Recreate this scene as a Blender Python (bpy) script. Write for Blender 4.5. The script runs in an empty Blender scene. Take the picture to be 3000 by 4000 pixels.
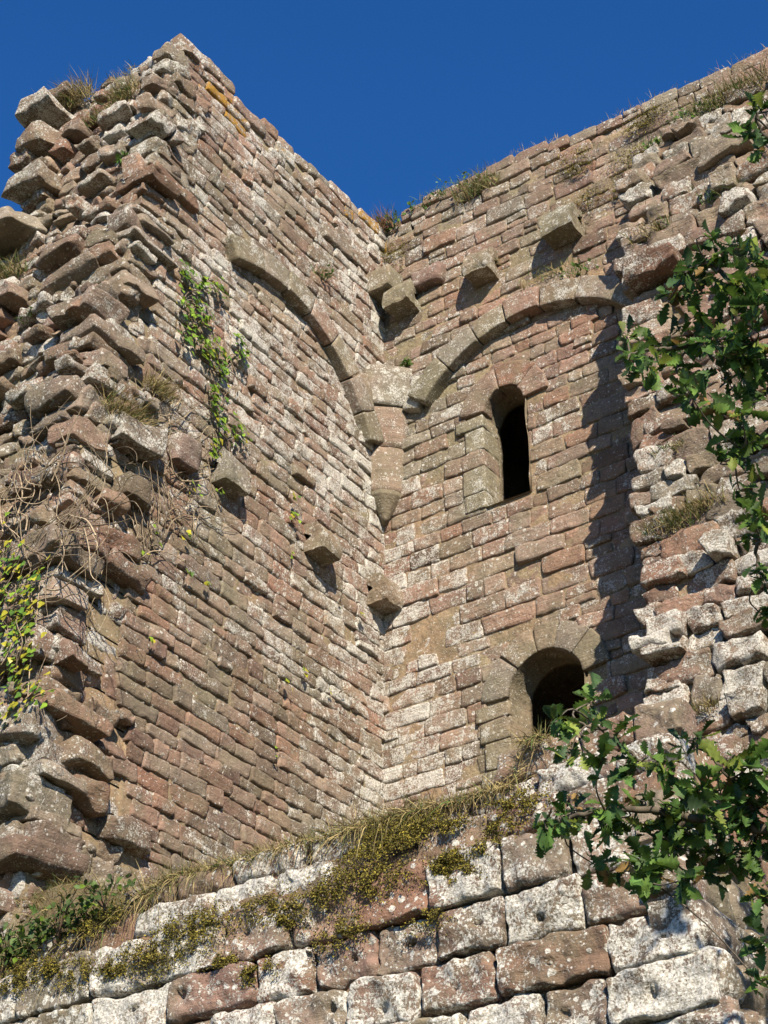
import bpy, math
import numpy as np
from mathutils import Vector, Matrix, Quaternion

scene = bpy.context.scene
PI = math.pi

# ---------------------------------------------------------------- camera
cam_data = bpy.data.cameras.new("camera")
cam = bpy.data.objects.new("camera", cam_data)
scene.collection.objects.link(cam)
CAM = Vector((11.185, -15.973, 1.6))
cam.location = CAM
cam.rotation_euler = (math.radians(90 + 34), 0, math.radians(35))
cam_data.sensor_fit = 'HORIZONTAL'
cam_data.sensor_width = 36
cam_data.lens = 84
cam_data.clip_start = 0.1
cam_data.clip_end = 2000
scene.camera = cam

# ---------------------------------------------------------------- light
TO_SUN = Vector((1.0, -1.0, 0.9)).normalized()
SUN_EL = math.asin(TO_SUN.z)
SUN_ROT = math.atan2(TO_SUN.x, TO_SUN.y)
world = bpy.data.worlds.new("World")
scene.world = world
world.use_nodes = True
wn = world.node_tree.nodes
wl = world.node_tree.links
sky = wn.new("ShaderNodeTexSky")
sky.sky_type = 'NISHITA'
sky.sun_disc = False
sky.sun_elevation = SUN_EL
sky.sun_rotation = SUN_ROT
sky.altitude = 1500
sky.air_density = 1.0
sky.dust_density = 0.0
sky.ozone_density = 3.0
hsv = wn.new("ShaderNodeHueSaturation")
hsv.inputs["Hue"].default_value = 0.509
hsv.inputs["Saturation"].default_value = 1.3
hsv.inputs["Value"].default_value = 1.0
wl.new(sky.outputs[0], hsv.inputs["Color"])
wl.new(hsv.outputs[0], wn["Background"].inputs["Color"])
wn["Background"].inputs["Strength"].default_value = 0.097

sun_data = bpy.data.lights.new("sun", 'SUN')
sun_data.energy = 5.0
sun_data.angle = math.radians(0.53)
sun_data.color = (1.0, 0.895, 0.72)
sun = bpy.data.objects.new("sun", sun_data)
scene.collection.objects.link(sun)
sun.rotation_euler = (-TO_SUN).to_track_quat('-Z', 'Y').to_euler()
sun.location = (30, -30, 40)

scene.view_settings.view_transform = 'Standard'
scene.view_settings.look = 'None'
scene.view_settings.exposure = 0.9
scene.view_settings.gamma = 1.0
scene.view_settings.use_curve_mapping = False
scene.cycles.diffuse_bounces = 1

# ---------------------------------------------------------------- noise
def _hash(ix, iy, iz):
    n = (ix.astype(np.uint32) * np.uint32(0x8da6b343)) ^ (iy.astype(np.uint32) * np.uint32(0xd8163841)) ^ (iz.astype(np.uint32) * np.uint32(0xcb1ab31f))
    n ^= n >> np.uint32(13)
    n = n * np.uint32(0x5bd1e995)
    n ^= n >> np.uint32(15)
    n = n * np.uint32(0x27d4eb2d)
    n ^= n >> np.uint32(13)
    return n.astype(np.float64) / 4294967295.0 * 2 - 1

def vnoise(P):
    P = np.asarray(P, float) + 1000.0
    i = np.floor(P).astype(np.int64)
    f = P - i
    f = f * f * (3 - 2 * f)
    x0, y0, z0 = i[..., 0], i[..., 1], i[..., 2]
    out = 0
    for dx in (0, 1):
        wx = f[..., 0] if dx else 1 - f[..., 0]
        for dy in (0, 1):
            wy = f[..., 1] if dy else 1 - f[..., 1]
            for dz in (0, 1):
                wz = f[..., 2] if dz else 1 - f[..., 2]
                out = out + wx * wy * wz * _hash(x0 + dx, y0 + dy, z0 + dz)
    return out

def fbm(P, octs=3):
    P = np.asarray(P, float)
    a, s, out = 1.0, 1.0, 0
    for k in range(octs):
        out = out + a * vnoise(P * s + 17.3 * k)
        a *= 0.5
        s *= 2.03
    return out

def vec_noise(P, octs=2):
    return np.stack([fbm(P, octs), fbm(P + 41.7, octs), fbm(P + 83.1, octs)], -1)

# ---------------------------------------------------------------- mesh accumulator
class Acc:
    def __init__(s):
        s.V, s.Q, s.T, s.M, s.n = [], [], [], [], 0

    def add(s, V, Q, tint, mask):
        V = np.asarray(V, float).reshape(-1, 3)
        s.V.append(V)
        s.Q.append(np.asarray(Q, np.int64).reshape(-1, 4) + s.n)
        s.T.append(np.broadcast_to(np.asarray(tint, float), (len(V), 3)))
        s.M.append(np.broadcast_to(np.asarray(mask, float), (len(V), 3)))
        s.n += len(V)

    def build(s, name, mat, parent=None, smooth=True):
        V = np.concatenate(s.V); Q = np.concatenate(s.Q)
        T = np.concatenate(s.T); M = np.concatenate(s.M)
        me = bpy.data.meshes.new(name)
        me.vertices.add(len(V))
        me.vertices.foreach_set("co", V.astype(np.float32).ravel())
        me.loops.add(Q.size)
        me.loops.foreach_set("vertex_index", Q.astype(np.int32).ravel())
        me.polygons.add(len(Q))
        me.polygons.foreach_set("loop_start", np.arange(0, Q.size, 4, dtype=np.int32))
        me.polygons.foreach_set("loop_total", np.full(len(Q), 4, np.int32))
        me.polygons.foreach_set("use_smooth", np.full(len(Q), smooth, bool))
        for nm, A in (("tint", T), ("mask", M)):
            at = me.attributes.new(nm, 'FLOAT_COLOR', 'POINT')
            B = np.ones((len(V), 4), np.float32); B[:, :3] = A
            at.data.foreach_set("color", B.ravel())
        me.update(calc_edges=True)
        me.materials.append(mat)
        o = bpy.data.objects.new(name, me)
        scene.collection.objects.link(o)
        if parent is not None:
            o.parent = parent
            o.matrix_parent_inverse = Matrix.Translation(-parent.location)
        return o

def tag(o, label=None, cat=None, group=None, kind=None):
    if label: o["label"] = label
    if cat: o["category"] = cat
    if group: o["group"] = group
    if kind: o["kind"] = kind
    elif label: o["kind"] = "thing"
    return o

def thing(name, loc, label, cat, group=None):
    o = bpy.data.objects.new(name, None)
    o.empty_display_size = 0.3
    o.location = loc
    scene.collection.objects.link(o)
    return tag(o, label, cat, group)

# ---------------------------------------------------------------- materials
def mat_base(name):
    m = bpy.data.materials.new(name)
    m.use_nodes = True
    nt = m.node_tree
    return m, nt, nt.nodes, nt.links, nt.nodes["Principled BSDF"]

def N(nodes, kind, **kw):
    n = nodes.new(kind)
    for k, v in kw.items():
        if k.startswith("i_"):
            key = k[2:]
            n.inputs[int(key) if key.isdigit() else key.replace("_", " ")].default_value = v
        else:
            setattr(n, k, v)
    return n

def math_node(nodes, links, op, a, b=None, clamp=False):
    n = nodes.new("ShaderNodeMath"); n.operation = op; n.use_clamp = clamp
    for k, v in ((0, a), (1, b)):
        if v is None: continue
        if isinstance(v, (int, float)): n.inputs[k].default_value = v
        else: links.new(v, n.inputs[k])
    return n.outputs[0]

def mix_rgb(nodes, links, blend, fac, a, b):
    n = nodes.new("ShaderNodeMix"); n.data_type = 'RGBA'; n.blend_type = blend
    for sock, v in ((n.inputs[0], fac), (n.inputs[6], a), (n.inputs[7], b)):
        if isinstance(v, (int, float)): sock.default_value = v
        elif isinstance(v, tuple): sock.default_value = (*v, 1)
        else: links.new(v, sock)
    return n.outputs[2]

def ramp(nodes, links, fac, p0, p1):
    n = nodes.new("ShaderNodeMapRange")
    n.interpolation_type = 'SMOOTHSTEP'
    n.inputs[1].default_value = p0; n.inputs[2].default_value = p1
    links.new(fac, n.inputs[0])
    return n.outputs[0]

def stone_material(name, speckle=1.0, spots=1.0, scale=1.0, bump=1.0):
    """mask.r = white lichen cover, mask.g = orange/yellow lichen, mask.b = mortar (no bedding)"""
    m, nt, nd, lk, bs = mat_base(name)
    co = N(nd, "ShaderNodeTexCoord").outputs["Object"]
    ti = N(nd, "ShaderNodeAttribute", attribute_name="tint").outputs["Color"]
    mk = N(nd, "ShaderNodeAttribute", attribute_name="mask").outputs["Color"]
    sep = N(nd, "ShaderNodeSeparateColor"); lk.new(mk, sep.inputs[0])
    wl_, og, mo = sep.outputs[0], sep.outputs[1], sep.outputs[2]

    def noise(sc, detail=4, rough=0.6, vec=None):
        n = N(nd, "ShaderNodeTexNoise")
        n.inputs["Scale"].default_value = sc; n.inputs["Detail"].default_value = detail
        n.inputs["Roughness"].default_value = rough
        lk.new(vec if vec is not None else co, n.inputs["Vector"])
        return n.outputs[0]
    # broad tone
    n1 = noise(5 * scale, 5, 0.65)
    n2 = noise(26 * scale, 4, 0.7)
    map_ = N(nd, "ShaderNodeMapping"); map_.inputs["Scale"].default_value = (2.0, 2.0, 30.0)
    map_.inputs["Rotation"].default_value = (0.09, 0.07, 0)
    lk.new(co, map_.inputs[0])
    n3 = noise(1.3 * scale, 4, 0.6, map_.outputs[0])
    a = ramp(nd, lk, n1, 0.3, 0.7)
    b = ramp(nd, lk, n2, 0.25, 0.75)
    c = ramp(nd, lk, n3, 0.3, 0.7)
    v = math_node(nd, lk, 'ADD', math_node(nd, lk, 'MULTIPLY', a, 0.34), math_node(nd, lk, 'MULTIPLY', b, 0.34))
    cbed = math_node(nd, lk, 'MULTIPLY', math_node(nd, lk, 'MULTIPLY', c, 0.18), math_node(nd, lk, 'SUBTRACT', 1.0, mo))
    v = math_node(nd, lk, 'ADD', math_node(nd, lk, 'ADD', v, cbed), 0.58)
    comb = N(nd, "ShaderNodeCombineColor")
    for k in range(3): lk.new(v, comb.inputs[k])
    col = mix_rgb(nd, lk, 'MULTIPLY', 1.0, ti, comb.outputs[0])
    # broad drifts of redder and greyer stone, and rain streaks with their own shape
    reg = ramp(nd, lk, noise(0.55, 3, 0.55), 0.35, 0.65)
    col = mix_rgb(nd, lk, 'MULTIPLY', 1.0, col, mix_rgb(nd, lk, 'MIX', reg, (1.10, 0.97, 0.95), (0.93, 0.985, 0.96)))
    ms = N(nd, "ShaderNodeMapping"); ms.inputs["Scale"].default_value = (7.0, 7.0, 0.55)
    lk.new(co, ms.inputs[0])
    strk = ramp(nd, lk, noise(1.0, 4, 0.65, ms.outputs[0]), 0.54, 0.72)
    col = mix_rgb(nd, lk, 'MIX', math_node(nd, lk, 'MULTIPLY', strk, 0.34), col, (0.085, 0.07, 0.058))
    # grey-green weathering film
    n4 = ramp(nd, lk, noise(2.6 * scale, 4, 0.62), 0.46, 0.66)
    film = math_node(nd, lk, 'MULTIPLY', n4, 0.5)
    col = mix_rgb(nd, lk, 'MIX', film, col, (0.172, 0.150, 0.100))
    # dark algae blotches
    n5 = ramp(nd, lk, noise(7.5 * scale, 5, 0.7), 0.56, 0.70)
    col = mix_rgb(nd, lk, 'MIX', math_node(nd, lk, 'MULTIPLY', n5, 0.5), col, (0.062, 0.052, 0.042))
    # white crustose lichen: fine crust following mask
    lo = noise(1.5 * scale, 2, 0.5)
    mid = noise(7.0 * scale, 4, 0.65)
    hi = noise(52 * scale, 5, 0.75)
    s = math_node(nd, lk, 'ADD', math_node(nd, lk, 'MULTIPLY', lo, 0.30), math_node(nd, lk, 'MULTIPLY', hi, 0.68))
    s = math_node(nd, lk, 'ADD', s, math_node(nd, lk, 'MULTIPLY', mid, 0.46))
    s = math_node(nd, lk, 'ADD', s, math_node(nd, lk, 'MULTIPLY', wl_, 0.25))
    crust = ramp(nd, lk, s, 0.85, 0.89)
    crust = math_node(nd, lk, 'MULTIPLY', crust, 0.86 * speckle, True)
    # round white thalli
    vo = N(nd, "ShaderNodeTexVoronoi"); vo.inputs["Scale"].default_value = 17 * scale
    warp = N(nd, "ShaderNodeVectorMath", operation='MULTIPLY_ADD')
    nv = N(nd, "ShaderNodeTexNoise"); nv.inputs["Scale"].default_value = 30 * scale
    lk.new(co, nv.inputs["Vector"])
    lk.new(nv.outputs[1], warp.inputs[0]); warp.inputs[1].default_value = (0.03, 0.03, 0.03); lk.new(co, warp.inputs[2])
    lk.new(warp.outputs[0], vo.inputs["Vector"])
    sv = N(nd, "ShaderNodeSeparateColor"); lk.new(vo.outputs["Color"], sv.inputs[0])
    rad = math_node(nd, lk, 'MULTIPLY', math_node(nd, lk, 'SUBTRACT', math_node(nd, lk, 'ADD', math_node(nd, lk, 'MULTIPLY', wl_, 0.6), sv.outputs[0]), 0.72), 0.9)
    spot = ramp(nd, lk, math_node(nd, lk, 'SUBTRACT', rad, vo.outputs["Distance"]), -0.03, 0.05)
    spot = math_node(nd, lk, 'MULTIPLY', spot, 0.85 * spots, True)
    # tiny pale flecks everywhere
    vf = N(nd, "ShaderNodeTexVoronoi"); vf.inputs["Scale"].default_value = 40 * scale
    lk.new(co, vf.inputs["Vector"])
    sf = N(nd, "ShaderNodeSeparateColor"); lk.new(vf.outputs["Color"], sf.inputs[0])
    fr = math_node(nd, lk, 'MULTIPLY', math_node(nd, lk, 'SUBTRACT', sf.outputs[1], 0.58), 0.9)
    fleck = ramp(nd, lk, math_node(nd, lk, 'SUBTRACT', fr, vf.outputs["Distance"]), -0.04, 0.06)
    fleck = math_node(nd, lk, 'MULTIPLY', fleck, 0.62 * speckle)
    white = math_node(nd, lk, 'MAXIMUM', math_node(nd, lk, 'MAXIMUM', crust, spot), fleck)
    wn_ = noise(60 * scale, 3, 0.6)
    wn2 = ramp(nd, lk, wn_, 0.3, 0.7)
    wcol = mix_rgb(nd, lk, 'MIX', wn2, (0.30, 0.28, 0.235), (0.72, 0.705, 0.66))
    col = mix_rgb(nd, lk, 'MIX', white, col, wcol)
    # orange lichen
    on = ramp(nd, lk, math_node(nd, lk, 'ADD', noise(16 * scale, 5, 0.7), math_node(nd, lk, 'MULTIPLY', og, 0.4)), 0.78, 0.86)
    col = mix_rgb(nd, lk, 'MIX', math_node(nd, lk, 'MULTIPLY', on, 0.9), col, (0.34, 0.18, 0.025))
    lk.new(col, bs.inputs["Base Color"])
    bs.inputs["Roughness"].default_value = 0.93
    bs.inputs["Specular IOR Level"].default_value = 0.15
    # relief
    h = math_node(nd, lk, 'ADD', math_node(nd, lk, 'MULTIPLY', noise(18 * scale, 6, 0.7), 1.0),
                  math_node(nd, lk, 'MULTIPLY', math_node(nd, lk, 'MULTIPLY', n3, 0.4), math_node(nd, lk, 'SUBTRACT', 1.0, mo)))
    h = math_node(nd, lk, 'ADD', h, math_node(nd, lk, 'MULTIPLY', white, 0.12))
    bp = N(nd, "ShaderNodeBump"); bp.inputs["Strength"].default_value = 0.85 * bump
    bp.inputs["Distance"].default_value = 0.035
    lk.new(h, bp.inputs["Height"]); lk.new(bp.outputs[0], bs.inputs["Normal"])
    return m

def leaf_material(name, rough=0.5, trans=0.25, vary=0.35):
    m, nt, nd, lk, bs = mat_base(name)
    ti = N(nd, "ShaderNodeAttribute", attribute_name="tint").outputs["Color"]
    co = N(nd, "ShaderNodeTexCoord").outputs["Object"]
    no = N(nd, "ShaderNodeTexNoise"); no.inputs["Scale"].default_value = 22; no.inputs["Detail"].default_value = 3
    lk.new(co, no.inputs["Vector"])
    f = ramp(nd, lk, no.outputs[0], 0.3, 0.7)
    v = math_node(nd, lk, 'ADD', math_node(nd, lk, 'MULTIPLY', f, vary * 2), 1 - vary)
    comb = N(nd, "ShaderNodeCombineColor")
    for k in range(3): lk.new(v, comb.inputs[k])
    col = mix_rgb(nd, lk, 'MULTIPLY', 1.0, ti, comb.outputs[0])
    lk.new(col, bs.inputs["Base Color"])
    bs.inputs["Roughness"].default_value = rough
    bs.inputs["Specular IOR Level"].default_value = 0.3
    if trans > 0:
        tr = N(nd, "ShaderNodeBsdfTranslucent"); lk.new(col, tr.inputs[0])
        mx = N(nd, "ShaderNodeMixShader"); mx.inputs[0].default_value = trans
        lk.new(bs.outputs[0], mx.inputs[1]); lk.new(tr.outputs[0], mx.inputs[2])
        lk.new(mx.outputs[0], nd["Material Output"].inputs[0])
    return m

M_ASHLAR = stone_material("weathered_sandstone", 0.9, 0.85)
M_RUBBLE = stone_material("rough_sandstone", 0.9, 0.8, 1.0, 1.15)
M_PLINTH = stone_material("plinth_sandstone", 1.0, 1.0, 0.85, 1.0)
M_DRESSED = stone_material("dressed_sandstone", 0.85, 0.6, 1.0, 0.85)
M_LEAF = leaf_material("oak_leaf", 0.6, 0.34, 0.3)
M_IVY = leaf_material("ivy_leaf", 0.4, 0.25, 0.2)
M_GRASS = leaf_material("grass_blade", 0.75, 0.2, 0.2)
M_MOSS = leaf_material("moss", 0.95, 0.0, 0.45)
M_BARK = leaf_material("bark", 0.9, 0.0, 0.4)

# palettes: reddish, pinkish, olive grey, grey, dark brown
RED = np.array([0.212, 0.126, 0.088]); PINK = np.array([0.255, 0.182, 0.140]); OLIVE = np.array([0.205, 0.172, 0.122])
GREY = np.array([0.230, 0.198, 0.160]); DARK = np.array([0.140, 0.102, 0.078]); MAUVE = np.array([0.188, 0.131, 0.110])
MORTAR = np.array([0.285, 0.225, 0.145])

def pick(rng, n, weights):
    P = np.stack([RED, PINK, OLIVE, GREY, DARK, MAUVE])
    w = np.array(weights, float); w /= w.sum()
    k = rng.choice(6, n, p=w)
    k2 = rng.choice(6, n, p=w)
    t = rng.random(n)[:, None] * 0.5
    c = P[k] * (1 - t) + P[k2] * t
    c = c * 0.68 + 0.32 * np.array([0.218, 0.160, 0.120])
    return c * (1 + 0.14 * rng.standard_normal((n, 1))).clip(0.65, 1.35)

# ---------------------------------------------------------------- walls
class Wall:
    """a vertical face: u runs along ux, z is height, distance is measured along n"""
    def __init__(s, ux, n, off=None):
        s.ux = np.array(ux, float); s.nv = np.array(n, float)
        s.off = off or (lambda u, z: 0 * u)
        s.flip = np.dot(np.cross(s.ux, (0, 0, 1)), s.nv) < 0

    def pos(s, u, z, d):
        u, z, d = np.broadcast_arrays(u, z, d)
        return u[..., None] * s.ux + d[..., None] * s.nv + z[..., None] * np.array([0, 0, 1.0])

def grid_quads(R, C, skip=0):
    i, j = np.meshgrid(np.arange(R - 1), np.arange(C - 1), indexing='ij')
    if skip:
        ok = ~(((i < skip) | (i >= R - 1 - skip)) & ((j < skip) | (j >= C - 1 - skip)))
        i, j = i[ok], j[ok]
    i, j = i.ravel(), j.ravel()
    return np.stack([i * C + j, i * C + j + 1, (i + 1) * C + j + 1, (i + 1) * C + j], -1)

def caps(acc, wall, rects, p, back, r, rough, tint, mask, rng, nu=12, nv=8, nr=1, skew=0.05, tilt=0.03, pcorner=0.06, rot=0.0, big=0.0, rx=1.0, pits=None):
    """stones: front faces with rounded arrises and sides running back into the wall"""
    rects = np.asarray(rects, float)
    n = len(rects)
    if n == 0: return
    ar = lambda x: np.broadcast_to(np.asarray(x, float), (n,))[:, None, None]
    uc, zc, hw, hh = [rects[:, k][:, None, None] for k in range(4)]
    p, back, r = ar(p), ar(back), ar(r)
    ia = np.arange(-nr, nu + nr); ib = np.arange(-nr, nv + nr)
    A = np.sin(np.linspace(-1, 1, nu) * PI / 2)[ia.clip(0, nu - 1)]
    B = np.sin(np.linspace(-1, 1, nv) * PI / 2)[ib.clip(0, nv - 1)]
    oa = np.maximum(-ia, ia - nu + 1).clip(0); ob = np.maximum(-ib, ib - nv + 1).clip(0)
    ring = np.maximum(oa[None, :], ob[:, None]) / nr
    a = A[None, None, :]; b = B[None, :, None]
    kc = rng.uniform(0.3, 1.6, n)[:, None, None] * pcorner
    X = a * hw * (1 - kc * b ** 6)
    Z = b * hh * (1 - kc * 1.2 * a ** 6)
    sk = lambda: (rng.standard_normal(n) * skew)[:, None, None].clip(-2.2 * skew, 2.2 * skew)
    X = X * (1 + sk() * b) + sk() * b * hh
    Z = Z * (1 + sk() * a) + sk() * a * np.minimum(hw, hh) * 0.8
    rr = np.minimum(r, np.minimum(hw, hh) * 0.8)
    drop = lambda e: rr * (1 - np.sqrt(np.maximum(0, 1 - (1 - np.minimum(e / rr, 1)) ** 2)))
    D = p - np.minimum(rx * drop(hw * (1 - np.abs(a)) / rx) + drop(hh * (1 - np.abs(b))), 1.25 * rr)
    tl = lambda: (rng.standard_normal(n) * tilt)[:, None, None].clip(-2.5 * tilt, 2.5 * tilt)
    D = D + tl() * X + tl() * Z * 1.5
    if pits is not None:
        D = D - pits[:, 3][:, None, None] * np.exp(-(((X - pits[:, 0][:, None, None]) / pits[:, 2][:, None, None]) ** 2 + ((Z - pits[:, 1][:, None, None]) / (0.75 * pits[:, 2][:, None, None])) ** 2) ** 2)
    if rot:
        th = (rng.standard_normal(n) * rot)[:, None, None]
        X, Z = X * np.cos(th) - Z * np.sin(th), X * np.sin(th) + Z * np.cos(th)
    D = D * (1 - ring) + (-back) * ring
    D = np.broadcast_to(D, (n,) + ring.shape)
    X = np.broadcast_to(X, D.shape); Z = np.broadcast_to(Z, D.shape)
    off = wall.off(uc, zc)
    U = uc + X; H = zc + Z
    P = wall.pos(U, H, off + D)
    seed = (rng.random((n, 1, 1, 3)) * 60)
    rgh = np.broadcast_to(np.asarray(rough, float), (n,))[:, None, None, None]
    fall = (1 - 0.75 * ring)[None, :, :, None]
    nz = vec_noise(P * 8 + seed, 3) * rgh * fall
    P = P + nz
    if big:
        P = P + wall.nv * (vnoise(P * 5 + seed)[..., None] * big * (1 - ring)[None, :, :, None])
    R, C = ring.shape
    q = grid_quads(R, C, nr)
    if wall.flip: q = q[:, ::-1]
    Q = (np.arange(n) * R * C)[:, None, None] + q[None]
    T = np.repeat(np.broadcast_to(tint, (n, 3)), R * C, 0)
    M = np.repeat(np.broadcast_to(mask, (n, 3)), R * C, 0)
    acc.add(P, Q, T, M)

def sheet(acc, wall, u0, u1, z0, z1, res, depth, rough, back, holes=None, tint=MORTAR, mask=(0.1, 0, 1), top=None):
    """mortar bed behind the stones, closed by skirts running back through the thickness of the wall"""
    nu = max(2, int((u1 - u0) / res) + 1); nz = max(2, int((z1 - z0) / res) + 1)
    u = np.linspace(u0, u1, nu); z = np.linspace(z0, z1, nz)
    uu = np.concatenate([[u0], u, [u1]]); zz = np.concatenate([[z0], z, [z1]])
    Z, U = np.meshgrid(zz, uu, indexing='ij')
    ring = np.zeros(Z.shape, bool); ring[0] = ring[-1] = True; ring[:, 0] = ring[:, -1] = True
    if top is not None: Z = np.minimum(Z, top(U))
    off = wall.off(U, Z)
    nzv = fbm(np.stack([U * 7, Z * 7, 0 * U + 3.3 + wall.ux[0] * 9], -1), 3)
    D = np.where(ring, -back, off - depth + nzv * rough)
    P = wall.pos(U, Z, D)
    q = grid_quads(*Z.shape, 1)
    if holes is not None:
        cu = U.ravel()[q].mean(1); cz = Z.ravel()[q].mean(1)
        q = q[~holes(cu, cz)]
    if wall.flip: q = q[:, ::-1]
    tt = MORTAR if tint is None else np.asarray(tint)
    tv = tt * (1 + 0.15 * fbm(np.stack([U * 2, Z * 2, 0 * U + 8], -1), 2)).clip(0.6, 1.4).reshape(-1, 1)
    acc.add(P, q, tv, mask)

def courses(rng, u0, u1, z0, z1, hmin, hmax, wmin, wmax, gap=0.012, hole=None, z1f=None):
    """rectangles (uc, zc, hw, hh) laid in courses; hole(z) gives intervals of u that stay open"""
    out = []
    z = z0
    while z < z1 - 0.04:
        h = rng.uniform(hmin, hmax)
        zc = z + h / 2
        u = u0 - rng.uniform(0, wmax) * 0.5
        while u < u1:
            w = rng.uniform(wmin, wmax) * (0.8 + 0.5 * (h - hmin) / max(hmax - hmin, 1e-6))
            a, b = max(u, u0), min(u + w, u1)
            u += w
            if b - a < 0.06: continue
            segs = [(a, b)]
            if hole is not None:
                for (ha, hb) in hole(zc, h):
                    ns = []
                    for (s0, s1) in segs:
                        if hb <= s0 or ha >= s1: ns.append((s0, s1)); continue
                        if ha - s0 > 0.05: ns.append((s0, ha))
                        if s1 - hb > 0.05: ns.append((hb, s1))
                    segs = ns
            for (s0, s1) in segs:
                if z1f is not None and zc > z1f((s0 + s1) / 2): continue
                if h > 0.2 and s1 - s0 < 0.45 and rng.random() < 0.12:
                    k = rng.uniform(0.4, 0.6) * h
                    out.append(((s0 + s1) / 2, z + k / 2, (s1 - s0) / 2 - gap / 2, k / 2 - gap / 2))
                    out.append(((s0 + s1) / 2, z + (h + k) / 2, (s1 - s0) / 2 - gap / 2, (h - k) / 2 - gap / 2))
                else:
                    out.append(((s0 + s1) / 2, zc, (s1 - s0) / 2 - gap / 2, h / 2 - gap / 2))
        z += h
    return np.array(out)

# rounded blocks -----------------------------------------------------------
def _cube_template(t):
    n = len(t); idx = {}; V = []; Q = []
    def vid(p):
        k = tuple(np.round(p, 5))
        if k not in idx: idx[k] = len(V); V.append(p)
        return idx[k]
    for ax in range(3):
        for s in (-1, 1):
            for i in range(n - 1):
                for j in range(n - 1):
                    ids = []
                    for (di, dj) in ((0, 0), (1, 0), (1, 1), (0, 1)):
                        p = [0, 0, 0]; p[ax] = s; p[(ax + 1) % 3] = t[i + di]; p[(ax + 2) % 3] = t[j + dj]
                        ids.append(vid(p))
                    Q.append(ids if s > 0 else ids[::-1])
    return np.array(V, float), np.array(Q)
CT_V, CT_Q = _cube_template([-1, -0.93, -0.75, -0.4, 0, 0.4, 0.75, 0.93, 1])

def blocks(acc, Cn, H, Rm, r, rough, tint, mask, rng, fn=None, taper=0.0, freq=6):
    Cn = np.atleast_2d(np.asarray(Cn, float)); n = len(Cn)
    H = np.broadcast_to(np.asarray(H, float), (n, 3)); r = np.broadcast_to(np.asarray(r, float), (n,))
    Rm = np.broadcast_to(np.asarray(Rm, float), (n, 3, 3))
    rr = np.minimum(r, H.min(1) * 0.95)[:, None, None]
    q = CT_V[None] * H[:, None]
    inner = np.clip(q, -(H[:, None] - rr), H[:, None] - rr)
    d = q - inner
    L = np.linalg.norm(d, axis=-1, keepdims=True)
    p = inner + np.where(L > 1e-9, d / np.maximum(L, 1e-9), 0) * rr
    if taper:
        tp = (rng.standard_normal((n, 1, 4)) * taper)
        a = CT_V[None]
        p = p * np.stack([1 + tp[..., 0] * a[..., 2] + tp[..., 1] * a[..., 1], 1 + tp[..., 2] * a[..., 0], 1 + tp[..., 3] * a[..., 0]], -1)
    seed = rng.random((n, 1, 3)) * 60
    p = p + vec_noise(p * freq + seed, 3) * np.broadcast_to(np.asarray(rough, float), (n,))[:, None, None]
    P = np.einsum('nij,nvj->nvi', Rm, p) + Cn[:, None]
    if fn is not None: P = fn(P)
    Q = (np.arange(n) * len(CT_V))[:, None, None] + CT_Q[None]
    acc.add(P, Q, np.repeat(np.broadcast_to(tint, (n, 3)), len(CT_V), 0), np.repeat(np.broadcast_to(mask, (n, 3)), len(CT_V), 0))

def rotm(ax=0, ay=0, az=0):
    return np.array((Matrix.Rotation(az, 3, 'Z') @ Matrix.Rotation(ay, 3, 'Y') @ Matrix.Rotation(ax, 3, 'X')))

def rand_rot(rng, n, s, base=None):
    out = []
    for k in range(n):
        a = rng.standard_normal(3) * s
        m = rotm(*a)
        out.append(m if base is None else base @ m)
    return np.array(out)

def lich(rng, n, lo, hi, pw=2.0):
    m = np.zeros((n, 3)); m[:, 0] = lo + (hi - lo) * rng.random(n) ** pw
    return m

# profile of the raking broken ends
def y_end(z):
    return np.interp(z, [7, 12, 14.2, 15.1, 16.1, 17.2, 18.0, 18.9, 19.75], [5.55, 5.5, 5.4, 5.15, 5.0, 4.87, 4.83, 4.68, 4.5])

def rb_out(z):
    return np.interp(z, [7, 10.3, 12.5, 14, 15.5, 16.6, 17.1, 17.7, 18.3, 18.9], [1.75, 1.45, 1.25, 1.14, 1.04, 0.92, 0.82, 0.64, 0.34, 0.12])

W_L = Wall((0, -1, 0), (1, 0, 0))
W_R = Wall((1, 0, 0), (0, -1, 0))
W_E = Wall((-1, 0, 0), (0, -1, 0), lambda u, z: y_end(z))
W_B = Wall((1, 0, 0), (0, -1, 0), lambda u, z: rb_out(z))
W_F = Wall((1, 0, 0), (0, -1, 0), lambda u, z: 6.2 + np.where(z > 6.72, -0.05 - 0.35 * (z - 6.72), 0))
XB = 4.24          # edge of the broken wall

# ---- arch helper: voussoirs on a wall face
def arch(wall, uc, zc, r0, r1, a0, a1, cuts, proud, parent, rng, mat, tint, mask, name="arch_stone"):
    edges = [a0] + list(cuts) + [a1]
    objs = []
    for k in range(len(edges) - 1):
        t0, t1 = edges[k], edges[k + 1]
        acc = Acc()
        rm = (r0 + r1) / 2
        H = (abs(t1 - t0) * rm / 2 - 0.006, (r1 - r0) / 2, (proud + 0.2) / 2)
        pr = proud + rng.uniform(-0.015, 0.015)
        rad = rm + rng.uniform(-0.015, 0.015)
        def fn(P, tm=(t0 + t1) / 2, pr=pr, rad=rad):
            th = tm - P[..., 0] / rad
            rr = rad + P[..., 1]
            return wall.pos(uc + rr * np.cos(th), zc + rr * np.sin(th), pr - H[2] + P[..., 2])
        c = tint[k % len(tint)] * rng.uniform(0.9, 1.1)
        blocks(acc, (0, 0, 0), H, np.eye(3), 0.022, 0.008, c, mask, rng, fn=fn)
        objs.append(acc.build(name, mat, parent))
    return objs

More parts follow.
